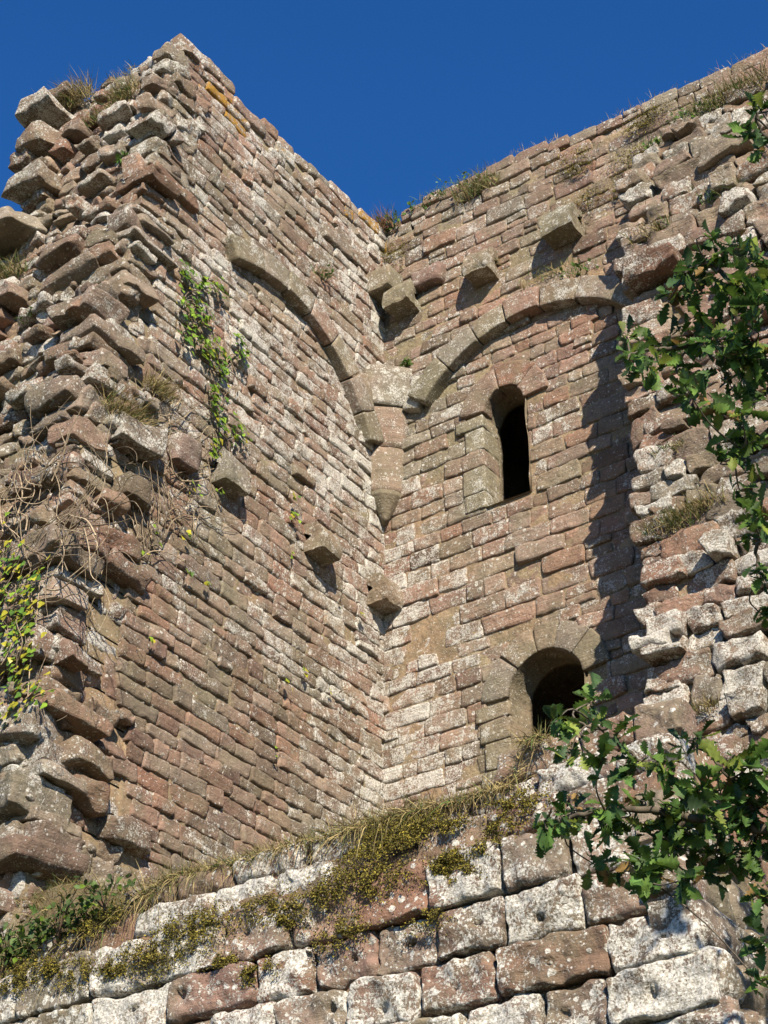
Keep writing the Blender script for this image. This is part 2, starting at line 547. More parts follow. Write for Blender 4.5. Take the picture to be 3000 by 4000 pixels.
def one_block(name, parent, c, h, R, r, rough, tint, mask, rng, mat=None, taper=0.0):
    acc = Acc()
    blocks(acc, c, h, R, r, rough, tint, mask, rng, taper=taper)
    return acc.build(name, mat or M_DRESSED, parent)

def barrel_corbel(parent, wall, u, z, hw, hh, D, tint, mask, rng, tilt=0.0):
    """cut corbel: curved front, flat sides and a flat soffit, tail built into the wall"""
    front = np.array([(-0.15, hh), (0.45 * D, hh), (0.66 * D, 0.86 * hh), (0.84 * D, 0.55 * hh), (0.95 * D, 0.15 * hh), (D, -0.3 * hh), (0.97 * D, -0.75 * hh), (0.93 * D, -hh)])
    t = np.linspace(0, len(front) - 1, 22)
    fr = np.c_[np.interp(t, range(len(front)), front[:, 0]), np.interp(t, range(len(front)), front[:, 1])]
    fr[1:-1] = (fr[:-2] + 2 * fr[1:-1] + fr[2:]) / 4
    bt = np.c_[np.linspace(fr[-1, 0], -0.15, 10), np.full(10, -hh)]
    seed = rng.random(3) * 50
    acc = Acc()
    def put(U, Dd, Zz):
        P = wall.pos(u + U, z + Zz + tilt * U, Dd)
        P = P + vec_noise(P * 9 + seed, 4) * 0.018 + vec_noise(P * 3 + seed, 1) * 0.015
        acc.add(P, grid_quads(*U.shape), tint, mask)
    W = np.linspace(-hw, hw, 11)
    for pr in (fr, bt):
        put(*np.broadcast_arrays(W[None, :], pr[:, 0][:, None], pr[:, 1][:, None]))
    loop = np.concatenate([fr, bt[1:]]); cen = np.array([0.35 * D, 0.0])
    f = np.linspace(1, 0.0, 6)
    for sgn in (-1, 1):
        L_ = cen + (loop[None] - cen) * f[:, None, None]
        put(np.full(L_.shape[:2], sgn * hw), L_[..., 0], L_[..., 1])
    return acc.build("corbel", M_DRESSED, parent)

# ================================================================ TOWER WALL (left face and its broken end)
rng = np.random.default_rng(11)
tower = thing("tower_wall", (0, -2.5, 7.0), "tall reddish tower wall with a half arch and a jagged broken end", "wall")

acc = Acc()
def arch_gap_L(z, h): return []
def clean_edge(z):
    return np.interp(z, [8, 9, 10, 11, 12, 13, 14, 15, 16.5, 17.5, 19.8], [3.9, 4.2, 4.4, 4.7, 4.62, 4.5, 4.55, 4.75, 4.75, 4.5, 4.5])
rects = courses(rng, -0.15, 4.6, 7.6, 19.72, 0.14, 0.228, 0.18, 0.6, gap=0.006)
top_L = lambda u: 19.66 - 0.2 * (3.0 < u < 3.25) - 0.2 * (0.9 < u < 1.1)
rects = np.array([q for q in rects if q[1] < top_L(q[0]) and q[0] - q[2] < clean_edge(q[1]) + 0.05 * math.sin(q[1] * 9)])
n = len(rects)
rects[:, 1] += (0.05 * np.sin(rects[:, 0] * 1.9 + 1)) * np.interp(rects[:, 1], [15, 19.6], [0.3, 1])
ring = np.hypot(rects[:, 0] - 2.35, rects[:, 1] - 14.85)
inside = (ring < 2.2) & (rects[:, 1] > 14.5)
p = rng.normal(0.0, 0.010, n) + 0.05 * (rng.random(n) < 0.05) * rng.random(n)
p = p + np.interp(rects[:, 1], [16.8, 17.6, 19.7], [0, 0.015, 0.03]) * rng.uniform(-0.5, 1.5, n)
flush = np.interp(rects[:, 0], [0.2, 1.2], [0.5, 1.0]) * np.interp(rects[:, 1], [9.0, 10.4], [0.55, 1.0])
tint = pick(rng, n, [2.2, 3, 1.6, 2.6, 0.4, 1.2])
low = (np.interp(rects[:, 1], [10, 13], [1, 0]) * np.interp(rects[:, 0], [1.2, 2.4], [0, 1]))[:, None]
tint = tint * (1 - 0.16 * low)
mask = lich(rng, n, 0.25, 0.62, 1.3)
mask[:, 0] += 0.2 * np.interp(rects[:, 0], [0.3, 1.6], [1, 0]) + 0.12 * inside
mask[:, 0] -= 0.25 * low[:, 0]
og = (rects[:, 1] > 18.9) & (rng.random(n) < 0.25)
mask[og, 1] = rng.uniform(0.4, 1.0, og.sum())
caps(acc, W_L, rects, p, 0.16, 0.029 * flush * rng.uniform(0.5, 1.3, n), 0.016, tint, mask, rng, pcorner=0.035, tilt=0.026, rx=0.5, skew=0.04)
sheet(acc, W_L, -0.3, 4.4, 7.0, 19.42, 0.045, 0.033, 0.016, 2.6, tint=MORTAR * 0.92)
tower_face = acc.build("side_face", M_ASHLAR, tower)

# jagged zone between the clean edge and the broken end, stones seen on the side face
acc = Acc()
W_L2 = Wall((0, -1, 0), (1, 0, 0), lambda u, z: np.where(z > 17.2, -0.02, -0.10) + 0 * u)
rz = []
for q in courses(rng, 3.6, 5.7, 7.4, 19.6, 0.17, 0.3, 0.22, 0.5):
    if q[0] + q[2] > clean_edge(q[1]) + 0.04 and q[0] - q[2] < y_end(q[1]) - 0.1:
        q = list(q)
        rz.append(q)
rz = np.array(rz); n = len(rz)
tint = pick(rng, n, [2, 2, 2, 2.4, 1.0, 1.6]) * 0.95
p = np.abs(rng.normal(0, 0.07, n)) + (rng.random(n) < 0.14) * rng.uniform(0.08, 0.22, n)
caps(acc, W_L2, rz, p, 0.2, rng.uniform(0.02, 0.055, n), 0.034, tint, lich(rng, n, 0.25, 0.7), rng, nr=2, skew=0.12, tilt=0.14, rot=0.05, big=0.03)
Wc = Wall((0, -1, 0), (1, 0, 0), lambda u, z: -0.13 + 0 * u)
for zz in np.arange(7.0, 19.5, 0.25):
    yz = y_end(zz + 0.12)
    sheet(acc, Wc, 3.9, float(yz) - 0.08, zz, zz + 0.27, 0.06, 0.03, 0.03, 1.5, tint=MORTAR * 0.85)

# broken end: courses of rough core facing the viewer
rects = courses(rng, 0.15, 4.2, 7.2, 20.3, 0.12, 0.22, 0.17, 0.5, gap=0.018)
def end_top(u): return np.interp(u, [0, 0.5, 1.0, 1.9, 2.3, 2.6, 3.0, 3.3], [19.72, 19.7, 19.72, 19.74, 19.6, 19.7, 19.6, 17.3])
def end_edge(z): return np.interp(z, [8, 16.9, 17.15, 17.2, 19.95], [5, 5, 5, 2.3, 2.35])
keep = np.array([(q[1] < end_top(q[0])) and (q[0] + q[2] * 0.6 < end_edge(q[1]) + 0.1 * math.sin(q[1] * 11)) for q in rects])
rects = rects[keep]; n = len(rects)
p = np.abs(rng.normal(0, 0.07, n)) - 0.03 + (rng.random(n) < 0.2) * rng.uniform(0.06, 0.26, n)
p -= np.interp(rects[:, 1], [19, 19.7], [0, 0.06])
tint = pick(rng, n, [2.4, 1.6, 2.4, 2.6, 1.0, 1.8])
caps(acc, W_E, rects, p, 0.25, rng.uniform(0.015, 0.05, n), 0.034, tint, lich(rng, n, 0.15, 0.7, 1.5), rng, nr=3, skew=0.11, tilt=0.12, rot=0.045, pcorner=0.08, big=0.03)
for zz in np.arange(7.0, 19.3, 0.3):
    zb = min(zz + 0.32, 19.36)
    ub = 4.2 if zz < 17 else 2.3
    sheet(acc, W_E, 0.06, ub, zz, zb, 0.06, 0.045, 0.03, -2.2, tint=MORTAR * 0.8)
# quoins: chevron blocks at the arris
z = 7.6; qc, qh, qr, qrad = [], [], [], []
while z < 19.5:
    h = rng.uniform(0.15, 0.28) * (0.8 if z > 15.5 else 1.0)
    hx, hy = rng.uniform(0.16, 0.42), rng.uniform(0.16, 0.42)
    out = np.interp(z, [8, 15.5, 17.5, 19.7], [0.1, 0.1, 0.06, 0.02])
    px, py = np.abs(rng.normal(0, out)), np.abs(rng.normal(0, out))
    if z < 17 and rng.random() < 0.3: px -= 0.1; py -= 0.1
    yy = float(y_end(z + h / 2))
    qc.append((px - hx, -(yy + py - hy), z + h / 2)); qh.append((hx, hy, h / 2 - 0.012))
    z += h
n = len(qc)
tint = pick(rng, n, [1.8, 1.6, 2.4, 3, 0.8, 1.4])
blocks(acc, qc, qh, rand_rot(rng, n, 0.045), rng.uniform(0.015, 0.04, n), 0.036, tint, lich(rng, n, 0.2, 0.7), rng, taper=0.07)
# big overhanging core stones on the left skyline of the end
big = [((-2.0, -4.9, 19.12), (0.30, 0.3, 0.15)), ((-1.92, -4.95, 18.45), (0.33, 0.3, 0.18)), ((-1.9, -4.95, 17.7), (0.34, 0.28, 0.15)),
       ((-2.05, -4.65, 19.55), (0.32, 0.26, 0.1)), ((-2.2, -5.1, 16.95), (0.46, 0.33, 0.17)), ((-1.95, -4.85, 18.05), (0.26, 0.26, 0.08)),
       ((-0.12, -4.78, 17.35), (0.22, 0.2, 0.13)), ((-0.75, -4.8, 18.35), (0.26, 0.2, 0.09)), ((-1.15, -5.0, 16.05), (0.36, 0.25, 0.12)),
       ((-0.75, -5.1, 15.45), (0.40, 0.25, 0.11)), ((-0.3, -5.35, 14.5), (0.36, 0.3, 0.13)), ((-0.4, -5.45, 12.2), (0.40, 0.3, 0.14)),
       ((-0.35, -5.4, 13.3), (0.36, 0.3, 0.18)), ((-0.25, -5.45, 11.3), (0.36, 0.32, 0.14)), ((-0.3, -5.5, 10.15), (0.36, 0.3, 0.17)),
       ((-0.35, -5.5, 9.3), (0.42, 0.32, 0.17)), ((-0.3, -5.45, 8.55), (0.40, 0.36, 0.17)), ((-0.2, -5.4, 8.0), (0.42, 0.45, 0.15)),
       ((0.02, -4.75, 13.05), (0.22, 0.32, 0.17)), ((0.0, -4.7, 12.35), (0.2, 0.2, 0.15)),
       ((0.0, -4.35, 8.62), (0.16, 0.34, 0.14)), ((0.03, -5.0, 9.1), (0.2, 0.35, 0.16)), ((0.0, -4.9, 11.6), (0.2, 0.35, 0.12))]
n = len(big)
tint = pick(rng, n, [1.2, 1.0, 3, 2, 1.6, 1.6]) * 0.88
blocks(acc, [b[0] for b in big], [np.array(b[1]) * ((0.92, 0.9, 0.85) if k < 6 else (0.88, 0.9, 0.85)) for k, b in enumerate(big)], rand_rot(rng, n, 0.06), rng.uniform(0.02, 0.05, n), 0.05, tint, lich(rng, n, 0.2, 0.6), rng, taper=0.12, freq=3.5)
tower_end = acc.build("broken_end", M_RUBBLE, tower)

# half arch on the left face and the corbels
AT = [OLIVE * 1.05, GREY * 0.95, OLIVE * 0.95, PINK * 0.85]
arch(W_L, 2.44, 14.78, 2.09, 2.43, math.radians(64), math.radians(158), [math.radians(a) for a in (80, 93, 106, 120, 134, 147)], 0.15, tower, rng, M_DRESSED, AT, (0.35, 0, 0))
CORB = (0.3, 0, 0)
one_block("corbel", tower, (0.1, -0.24, 18.42), (0.27, 0.2, 0.18), rotm(0, 0, 0.03), 0.04, 0.02, OLIVE * 1.05, (0.35, 0.1, 0), rng)
barrel_corbel(tower, W_L, 1.5, 13.42, 0.19, 0.2, 0.3, OLIVE * 0.95, CORB, rng, 0.03)
barrel_corbel(tower, W_L, 0.2, 13.36, 0.19, 0.21, 0.32, OLIVE * 0.92, CORB, rng, -0.04)
barrel_corbel(tower, W_L, 3.2, 13.5, 0.2, 0.23, 0.22, GREY * 0.85, CORB, rng, 0.05)
one_block("corbel", tower, (0.0, -4.0, 13.3), (0.2, 0.2, 0.2), rotm(0.1, 0.1, 0), 0.08, 0.04, MAUVE, CORB, rng)

# ================================================================ BACK WALL (right face with full arch and two windows)
rng = np.random.default_rng(23)
back = thing("back_wall", (2.1, 0, 7.0), "weathered back wall with a round arch over a narrow dark window", "wall")
W1 = dict(l=1.57, r=2.22, zs=15.66, b=14.2, R=0.31)       # tall narrow window
W2 = dict(l=1.78, r=2.78, zs=11.43, b=10.3, R=0.5)       # lower round headed opening
def win_ext(w, z):
    if z < w['b'] or z > w['zs'] + w['R']: return None
    if z <= w['zs']: return (w['l'], w['r'])
    c = (w['l'] + w['r']) / 2; dx = math.sqrt(max(0, w['R'] ** 2 - (z - w['zs']) ** 2))
    return (c - dx, c + dx)
def hole_R(z, h):
    out = []
    for w, ring in ((W1, 0.34), (W2, 0.36)):
        if w['b'] - h * 0.4 < z <= w['zs'] - 0.05: out.append((w['l'] - 0.005, w['r'] + 0.005))
        elif w['zs'] - 0.05 < z < w['zs'] + w['R'] + ring * 0.85:
            c = (w['l'] + w['r']) / 2; dx = math.sqrt(max(0, (w['R'] + ring * 0.8) ** 2 - max(0, z - w['zs']) ** 2))
            if dx > 0.05: out.append((c - dx, c + dx))
    return out
def in_window(u, z):
    bad = np.zeros(u.shape, bool)
    for w in (W1, W2):
        c = (w['l'] + w['r']) / 2
        bad |= (u > w['l'] - 0.01) & (u < w['r'] + 0.01) & (z > w['b']) & (z <= w['zs'])
        bad |= (np.hypot(u - c, z - w['zs']) < w['R'] + 0.02) & (z > w['zs'])
    return bad
acc = Acc()
top_R = lambda u: 19.8 - 0.2 * (3.02 < u < 3.3) - 0.2 * (5.0 < u < 5.2)
warp_R = lambda u, z: (0.2 * np.interp(u, [0, 0.8, 2.2, 3.4, 6], [-0.2, 1, 1, 0.1, -0.5]) + 0.03 * np.sin(u * 3.1)) * np.interp(z, [16.8, 19.8], [0, 1])
rects = courses(rng, -0.1, 8.6, 7.4, 20.0, 0.17, 0.275, 0.2, 0.6, gap=0.007, hole=hole_R, z1f=top_R)
rects = rects[~((rects[:, 0] > 4.8) & (rects[:, 1] < 17.0))]
rects[:, 1] += warp_R(rects[:, 0], rects[:, 1])
n = len(rects)
p = rng.normal(0.0, 0.012, n) + 0.04 * (rng.random(n) < 0.05) * rng.random(n)
tint = pick(rng, n, [2.4, 2.4, 1.9, 2.2, 0.5, 2.0])
corner = np.interp(rects[:, 0], [0.4, 2.2], [1, 0]) * np.interp(rects[:, 1], [13, 15.5], [1, 0.3])
mask = lich(rng, n, 0.08, 0.42, 1.3)
mask[:, 0] += 0.4 * corner + 0.15 * np.interp(rects[:, 1], [9, 11], [1, 0])
caps(acc, W_R, rects, p, 0.16, 0.018 * rng.uniform(0.5, 1.4, n), 0.014, tint, mask, rng, pcorner=0.045, tilt=0.025, rx=0.7, skew=0.035)
sheet(acc, W_R, -0.3, 9.0, 7.0, 19.5, 0.045, 0.02, 0.008, 2.0, holes=in_window, tint=MORTAR * 0.9)
back_face = acc.build("wall_face", M_ASHLAR, back)

def recess(w, depth, splay, room, far, parent, name, rng):
    """jambs, vaulted head, sill and a dark back, dressed stone"""
    acc = Acc()
    c = (w['l'] + w['r']) / 2
    prof = [(w['l'], w['b'])] + [(w['l'], zz) for zz in np.linspace(w['b'] + 0.15, w['zs'], 8)]
    prof += [(c - w['R'] * math.cos(t), w['zs'] + w['R'] * math.sin(t)) for t in np.linspace(0.2, PI - 0.2, 10)]
    prof += [(w['r'], zz) for zz in np.linspace(w['zs'], w['b'], 8)]
    prof = np.array(prof + [prof[0]])
    D = np.concatenate([np.linspace(0.02, -depth, 9), [-depth - 0.01, -depth - 1.6]])
    V = []
    for i, d in enumerate(D):
        k = 1 - splay * (-min(d, 0)) / depth if i < 9 else room
        top = (1 - 0.12 * splay * (-min(d, 0)) / depth) if i < 9 else 1.0 + 0.25 * (room - 1)
        V.append(np.c_[c + (prof[:, 0] - c) * k, np.full(len(prof), -d), w['b'] + (prof[:, 1] - w['b']) * top])
    V = np.array(V)
    V = V + vec_noise(V * 5, 3) * 0.016 * np.array([1, 0.2, 1])
    acc.add(V, grid_quads(*V.shape[:2]), OLIVE * 0.95, (0.15, 0, 0.3))
    depth = far
    # rubble blocking at the far end
    e = courses(rng, w['l'] - 0.6, w['r'] + 0.6, w['b'] - 0.1, w['zs'] + w['R'] + 0.1, 0.14, 0.24, 0.2, 0.4)
    Wd = Wall((1, 0, 0), (0, -1, 0), lambda u, z: -depth + 0.02 + 0 * u)
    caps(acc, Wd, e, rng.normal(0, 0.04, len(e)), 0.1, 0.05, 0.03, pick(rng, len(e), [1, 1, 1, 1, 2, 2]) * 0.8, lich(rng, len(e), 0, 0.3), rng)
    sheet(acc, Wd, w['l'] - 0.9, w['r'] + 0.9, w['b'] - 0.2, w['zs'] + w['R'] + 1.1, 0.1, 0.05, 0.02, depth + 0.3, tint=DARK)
    return acc.build(name, M_DRESSED, parent)
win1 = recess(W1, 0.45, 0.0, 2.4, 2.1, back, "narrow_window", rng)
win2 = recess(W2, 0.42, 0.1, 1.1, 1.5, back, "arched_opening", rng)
c1 = (W1['l'] + W1['r']) / 2; c2 = (W2['l'] + W2['r']) / 2
for o in arch(W_R, c1, W1['zs'], W1['R'], 0.68, 0.02, PI - 0.1, [0.75, 1.75], 0.035, win1, rng, M_DRESSED, [PINK * 0.8, RED * 1.1, PINK * 0.85], (0.25, 0, 0), "surround_stone"): pass
for o in arch(W_R, c2, W2['zs'], W2['R'], 0.86, 0.1, PI - 0.05, [0.75, 1.3, 1.75, 2.35], 0.03, win2, rng, M_DRESSED, [OLIVE * 0.95, GREY * 0.85, OLIVE * 0.9], (0.2, 0, 0), "surround_stone"): pass
# jamb stones
for w, par, sides in ((W1, win1, 'l'), (W2, win2, 'l')):
    z = w['b']
    while z < w['zs'] - 0.12:
        h = min(rng.uniform(0.26, 0.4), w['zs'] - z)
        hw = rng.uniform(0.13, 0.24)
        one_block("jamb_stone", par, (w['l'] - hw + 0.012, 0.165, z + h / 2), (hw, 0.2, h / 2 - 0.006), np.eye(3), 0.02, 0.008,
                  (OLIVE if rng.random() < 0.6 else PINK * 0.8) * rng.uniform(0.95, 1.1), (0.3, 0, 0), rng)
        z += h
# arch over the window
arch(W_R, 2.36, 14.88, 2.04, 2.38, math.radians(38), math.radians(142), [math.radians(a) for a in (53, 69, 84, 98, 111, 126)], 0.18, back, rng, M_DRESSED, AT, (0.35, 0, 0))
# corbels
barrel_corbel(back, W_R, 0.42, 18.12, 0.19, 0.21, 0.36, OLIVE, (0.25, 0.35, 0), rng, 0.02)
barrel_corbel(back, W_R, 1.72, 18.08, 0.19, 0.22, 0.33, OLIVE * 0.95, (0.3, 0.3, 0), rng, 0.0)
barrel_corbel(back, W_R, 3.0, 18.15, 0.23, 0.24, 0.36, OLIVE * 0.95, (0.5, 0.05, 0), rng, 0.0)
one_block("corbel", back, (0.8, 0.06, 18.38), (0.24, 0.22, 0.15), rotm(0.05, 0, 0), 0.06, 0.03, MAUVE * 1.1, (0.3, 0, 0), rng)

# vault springer: tapering stack of dressed blocks set across the corner
def springer_block(z0, z1, w0, w1, bulge, proud, tint, mask, r=0.012):
    acc = Acc()
    A = np.linspace(-1, 1, 11); Zs = np.concatenate([[z0], np.linspace(z0 + 0.004, z1 - 0.004, 8), [z1]])
    V = np.zeros((len(Zs), len(A), 3))
    for i, zz in enumerate(Zs):
        w = np.interp(zz, [z0, z1], [w0, w1])
        m = np.array([w / 2, -w / 2]); t = np.array([1, 1]) / math.sqrt(2); d = np.array([1, -1]) / math.sqrt(2)
        inn = 0.0 if 0 < i < len(Zs) - 1 else -0.707 * w - 0.05
        for j, a in enumerate(A):
            k = 1.0 if inn == 0 else 0.7
            dep = (proud + bulge * (1 - abs(a) ** 2.6)) if inn == 0 else inn
            V[i, j, :2] = m + t * a * k * (0.707 * w + 0.02) + d * dep
            V[i, j, 2] = zz
    V = V + vec_noise(V * 6, 3) * 0.011
    acc.add(V, grid_quads(*V.shape[:2]), tint, mask)
    return acc.build("springer_stone", M_DRESSED, back)
springer_block(16.27, 16.93, 0.40, 0.43, 0.03, 0.03, GREY * 0.85, (0.35, 0, 0))
springer_block(15.64, 16.26, 0.31, 0.385, 0.03, 0.01, PINK * 0.85, (0.2, 0, 0))
springer_block(14.92, 15.63, 0.265, 0.30, 0.04, 0.01, PINK * 0.88, (0.3, 0, 0))
springer_block(14.52, 14.91, 0.03, 0.275, 0.09, 0.02, OLIVE * 0.8, (0.1, 0, 0))
one_block("springer_stone", back, (0.58, 0.0, 16.42), (0.13, 0.12, 0.27), rotm(0, 0.35, 0), 0.03, 0.015, OLIVE, (0.6, 0, 0), rng)
one_block("springer_stone", back, (0.0, -0.53, 16.4), (0.1, 0.12, 0.26), rotm(0.3, 0, 0), 0.03, 0.015, OLIVE, (0.3, 0, 0), rng)

# ================================================================ BROKEN WALL (right, toothed edge that throws the long shadow)
rng = np.random.default_rng(37)
broken = thing("broken_wall", (6.5, -1.0, 7.0), "rough broken wall stub with a toothed edge at the right", "wall")
acc = Acc()
rects = courses(rng, XB, 8.6, 6.9, 19.2, 0.18, 0.34, 0.24, 0.66, gap=0.02)
def rb_left(z): return np.interp(z, [7, 17.2, 17.6, 18.4, 18.7, 19.0, 19.2], [XB, XB, 4.15, 4.2, 4.7, 5.3, 6.0])
keep = np.array([q[0] > rb_left(q[1]) and q[1] < 18.95 for q in rects])
rects = rects[keep]; n = len(rects)
p = np.abs(rng.normal(0, 0.055, n)) + (rng.random(n) < 0.22) * rng.uniform(0.05, 0.2, n) + np.interp(rects[:, 1], [16.5, 17.5], [0, 0.04])
edge = rects[:, 0] - rects[:, 2] < XB + 0.06
grow = np.where(edge & (rects[:, 2] < 0.17), 0.17 - rects[:, 2] + rng.uniform(0, 0.08, n), 0)
rects[:, 0] += grow; rects[:, 2] += grow
rects[edge, 0] += rng.uniform(-0.13, 0.07, edge.sum())
bk = np.where(edge, rb_out(rects[:, 1]) + 0.1, 0.25)
tint = pick(rng, n, [2.2, 2.2, 1.2, 2.4, 0.8, 2.2])
mask = lich(rng, n, 0.05, 0.7, 1.5)
mask[edge, 0] += 0.15
mask[:, 0] += np.interp(rects[:, 1], [9, 13], [0.2, 0])
caps(acc, W_B, rects, p, bk, rng.uniform(0.010, 0.028, n), 0.036, tint, mask, rng, nr=3, skew=0.1, tilt=0.1, rot=0.035, pcorner=0.05, big=0.025)
for zz in np.arange(6.8, 18.9, 0.3):
    ul = float(rb_left(zz + 0.15)) + 0.14
    sheet(acc, W_B, ul, 8.8, zz, min(zz + 0.32, 18.95), 0.06, 0.06, 0.025, 0.6, tint=MORTAR * 0.88)
broken_face = acc.build("rubble_face", M_RUBBLE, broken)

# ================================================================ PLINTH WALL (large lichen white blocks in front)
rng = np.random.default_rng(51)
plinth = thing("plinth_wall", (3.5, -6.2, 0.0), "foreground wall of large white lichened blocks under a grassy ledge", "wall")
acc = Acc()
XF = 6.7
def xf(z): return np.interp(z, [0, 4, 5.0, 5.7, 7.2], [7.6, 7.1, 6.9, 6.68, 6.6])
def f_top(u): return np.interp(u, [-3, 0.5, 1.5, 2.2, 5.3, 5.4, 5.9, 6.0, 7], [6.2, 6.66, 6.95, 7.14, 7.1, 7.42, 7.42, 7.42, 7.42])
rows = []
beds = [7.8, 7.45, 7.13, 6.88, 6.6]
while beds[-1] > 0: beds.append(beds[-1] - rng.uniform(0.33, 0.41))
for k in range(len(beds) - 1):
    z = beds[k + 1]; h = beds[k] - z
    u = -3.2 - rng.uniform(0, 0.6)
    e = float(xf(z + h / 2))
    while u < e - 0.05:
        w = rng.uniform(0.48, 0.86) if z < 6.6 else rng.uniform(0.4, 0.8)
        b = min(u + w, e)
        if e - b < 0.35: b = e
        if z + h * 0.7 < f_top((u + b) / 2): rows.append(((u + b) / 2, z + h / 2, (b - u) / 2 - 0.009, h / 2 - 0.008))
        u = b
rects = np.array(rows); n = len(rects)
up_ = rects[:, 1] > 6.62
p = rng.normal(0.0, 0.02, n) - up_ * rng.uniform(0, 0.08, n)
r = np.where(up_, rng.uniform(0.05, 0.09, n), rng.uniform(0.025, 0.055, n))
tint = np.where(up_[:, None], pick(rng, n, [4, 2, 0.6, 0.5, 0.4, 2.4]) * 0.92, pick(rng, n, [2.2, 2.2, 1.0, 2.6, 0.5, 1.6]))
mask = np.zeros((n, 3)); mask[:, 0] = np.where(up_, rng.uniform(0.15, 0.75, n), rng.uniform(0.3, 0.8, n))
pits = np.stack([rng.normal(0, 0.1, n), rng.normal(0, 0.05, n), rng.uniform(0.022, 0.04, n), np.where(up_ | (rng.random(n) < 0.35), 0.0, rng.uniform(0.05, 0.1, n))], -1)
caps(acc, W_F, rects, p, 0.3, r, 0.026, tint, mask, rng, nu=34, nv=22, nr=2, skew=0.03, tilt=0.02, pcorner=0.04, big=0.02, rx=0.7, pits=pits)
sheet(acc, W_F, -3.4, 6.55, -0.2, 7.7, 0.07, 0.11, 0.02, -4.4, tint=np.array([0.18, 0.115, 0.078]), mask=(0.05, 0, 1), top=lambda u: f_top(u) - 0.22)
# return face on the right
W_FR = Wall((0, 1, 0), (1, 0, 0), lambda u, z: xf(z) + 0 * u)
rr2 = courses(rng, -6.2, -1.2, 0.0, 6.6, 0.33, 0.41, 0.5, 0.9)
n = len(rr2)
caps(acc, W_FR, rr2, rng.normal(0, 0.03, n), 0.3, rng.uniform(0.05, 0.1, n), 0.03, pick(rng, n, [1, 1, 2, 3, 1, 1.5]) * 0.9, lich(rng, n, 0.2, 0.8), rng, nr=2, skew=0.05, tilt=0.06, big=0.04)
sheet(acc, W_FR, -5.9, -1.0, -0.2, 6.6, 0.1, 0.07, 0.03, 0.0 - 4.0, tint=MORTAR * 0.6)
plinth_face = acc.build("block_face", M_PLINTH, plinth)

# ================================================================ terrace and ground
def heightfield(name, x0, x1, y0, y1, nx, ny, fz, mat, tint, mask=(0, 0, 1)):
    acc = Acc()
    X, Y = np.meshgrid(np.linspace(x0, x1, nx), np.linspace(y0, y1, ny))
    Zz = fz(X, Y)
    acc.add(np.stack([X, Y, Zz], -1), grid_quads(*X.shape), tint, mask)
    return acc.build(name, mat)
def ter_z(X, Y):
    base = 6.9 + 0.12 * fbm(np.stack([X * 1.2, Y * 1.2, 0 * X], -1), 3)
    t = ((-Y - 5.4) / 0.45).clip(0, 1)
    left = np.interp(X, [-2, 0.4, 1.6, 2.4], [0.9, 0.8, 0.35, 0.0])
    z = base + left * (1 - t)
    ft = np.interp(X, [-3, 0.5, 1.5, 2.2, 5.3, 6, 7], [6.2, 6.66, 6.95, 7.14, 7.1, 7.1, 7.1]) - 0.06
    return z * (1 - t) + ft * t
M_EARTH = stone_material("dry_earth", 0.0, 0.0, 1.0, 1.0)
terrace = tag(heightfield("terrace", -4.5, 6.6, -5.93, 0.3, 90, 60, ter_z, M_EARTH, np.array([0.12, 0.10, 0.05])), "grassy earth ledge on top of the block wall", "ledge", kind="structure")
ground = tag(heightfield("ground", -300, 300, -300, 300, 60, 60, lambda X, Y: 0.0 * X - 0.02, M_EARTH, np.array([0.04, 0.048, 0.018])), "green ground below the ruin", "ground", kind="structure")
#VEGETATION
# ================================================================ VEGETATION
def unit(v): return v / np.maximum(np.linalg.norm(v, axis=-1, keepdims=True), 1e-9)

def blades(acc, base, dirs, L, W, droop, tint, rng):
    """thin tapering blades that bend under their own weight"""
    n = len(base); L = np.broadcast_to(L, (n,)); W = np.broadcast_to(W, (n,)); droop = np.broadcast_to(droop, (n,))
    d = unit(dirs)
    side = unit(np.cross(d, rng.standard_normal((n, 3))))
    t = np.array([0, 0.35, 0.7, 1.0]); w = np.array([1.0, 0.85, 0.55, 0.08])
    P = base[:, None] + d[:, None] * (L[:, None] * t)[..., None]
    P[..., 2] -= (droop * L)[:, None] * t ** 2
    V = np.stack([P - side[:, None] * (W[:, None] * w)[..., None] / 2, P + side[:, None] * (W[:, None] * w)[..., None] / 2], 2)
    q = np.array([[2 * k, 2 * k + 1, 2 * k + 3, 2 * k + 2] for k in range(3)])
    Q = (np.arange(n) * 8)[:, None, None] + q[None]
    acc.add(V, Q, np.repeat(tint, 8, 0), (0, 0, 0))

OAK = (np.array([0, .06, .12, .2, .28, .36, .44, .52, .6, .68, .76, .84, .92, 1.0]),
       np.array([.015, .02, .07, .14, .09, .21, .12, .28, .16, .31, .18, .24, .12, .02]))
IVY = (np.array([0, .02, .12, .26, .42, .58, .8, 1.0]), np.array([.02, .22, .44, .50, .34, .30, .15, .01]))
OVAL = (np.array([0, .15, .4, .65, .85, 1.0]), np.array([.03, .22, .34, .28, .15, .01]))

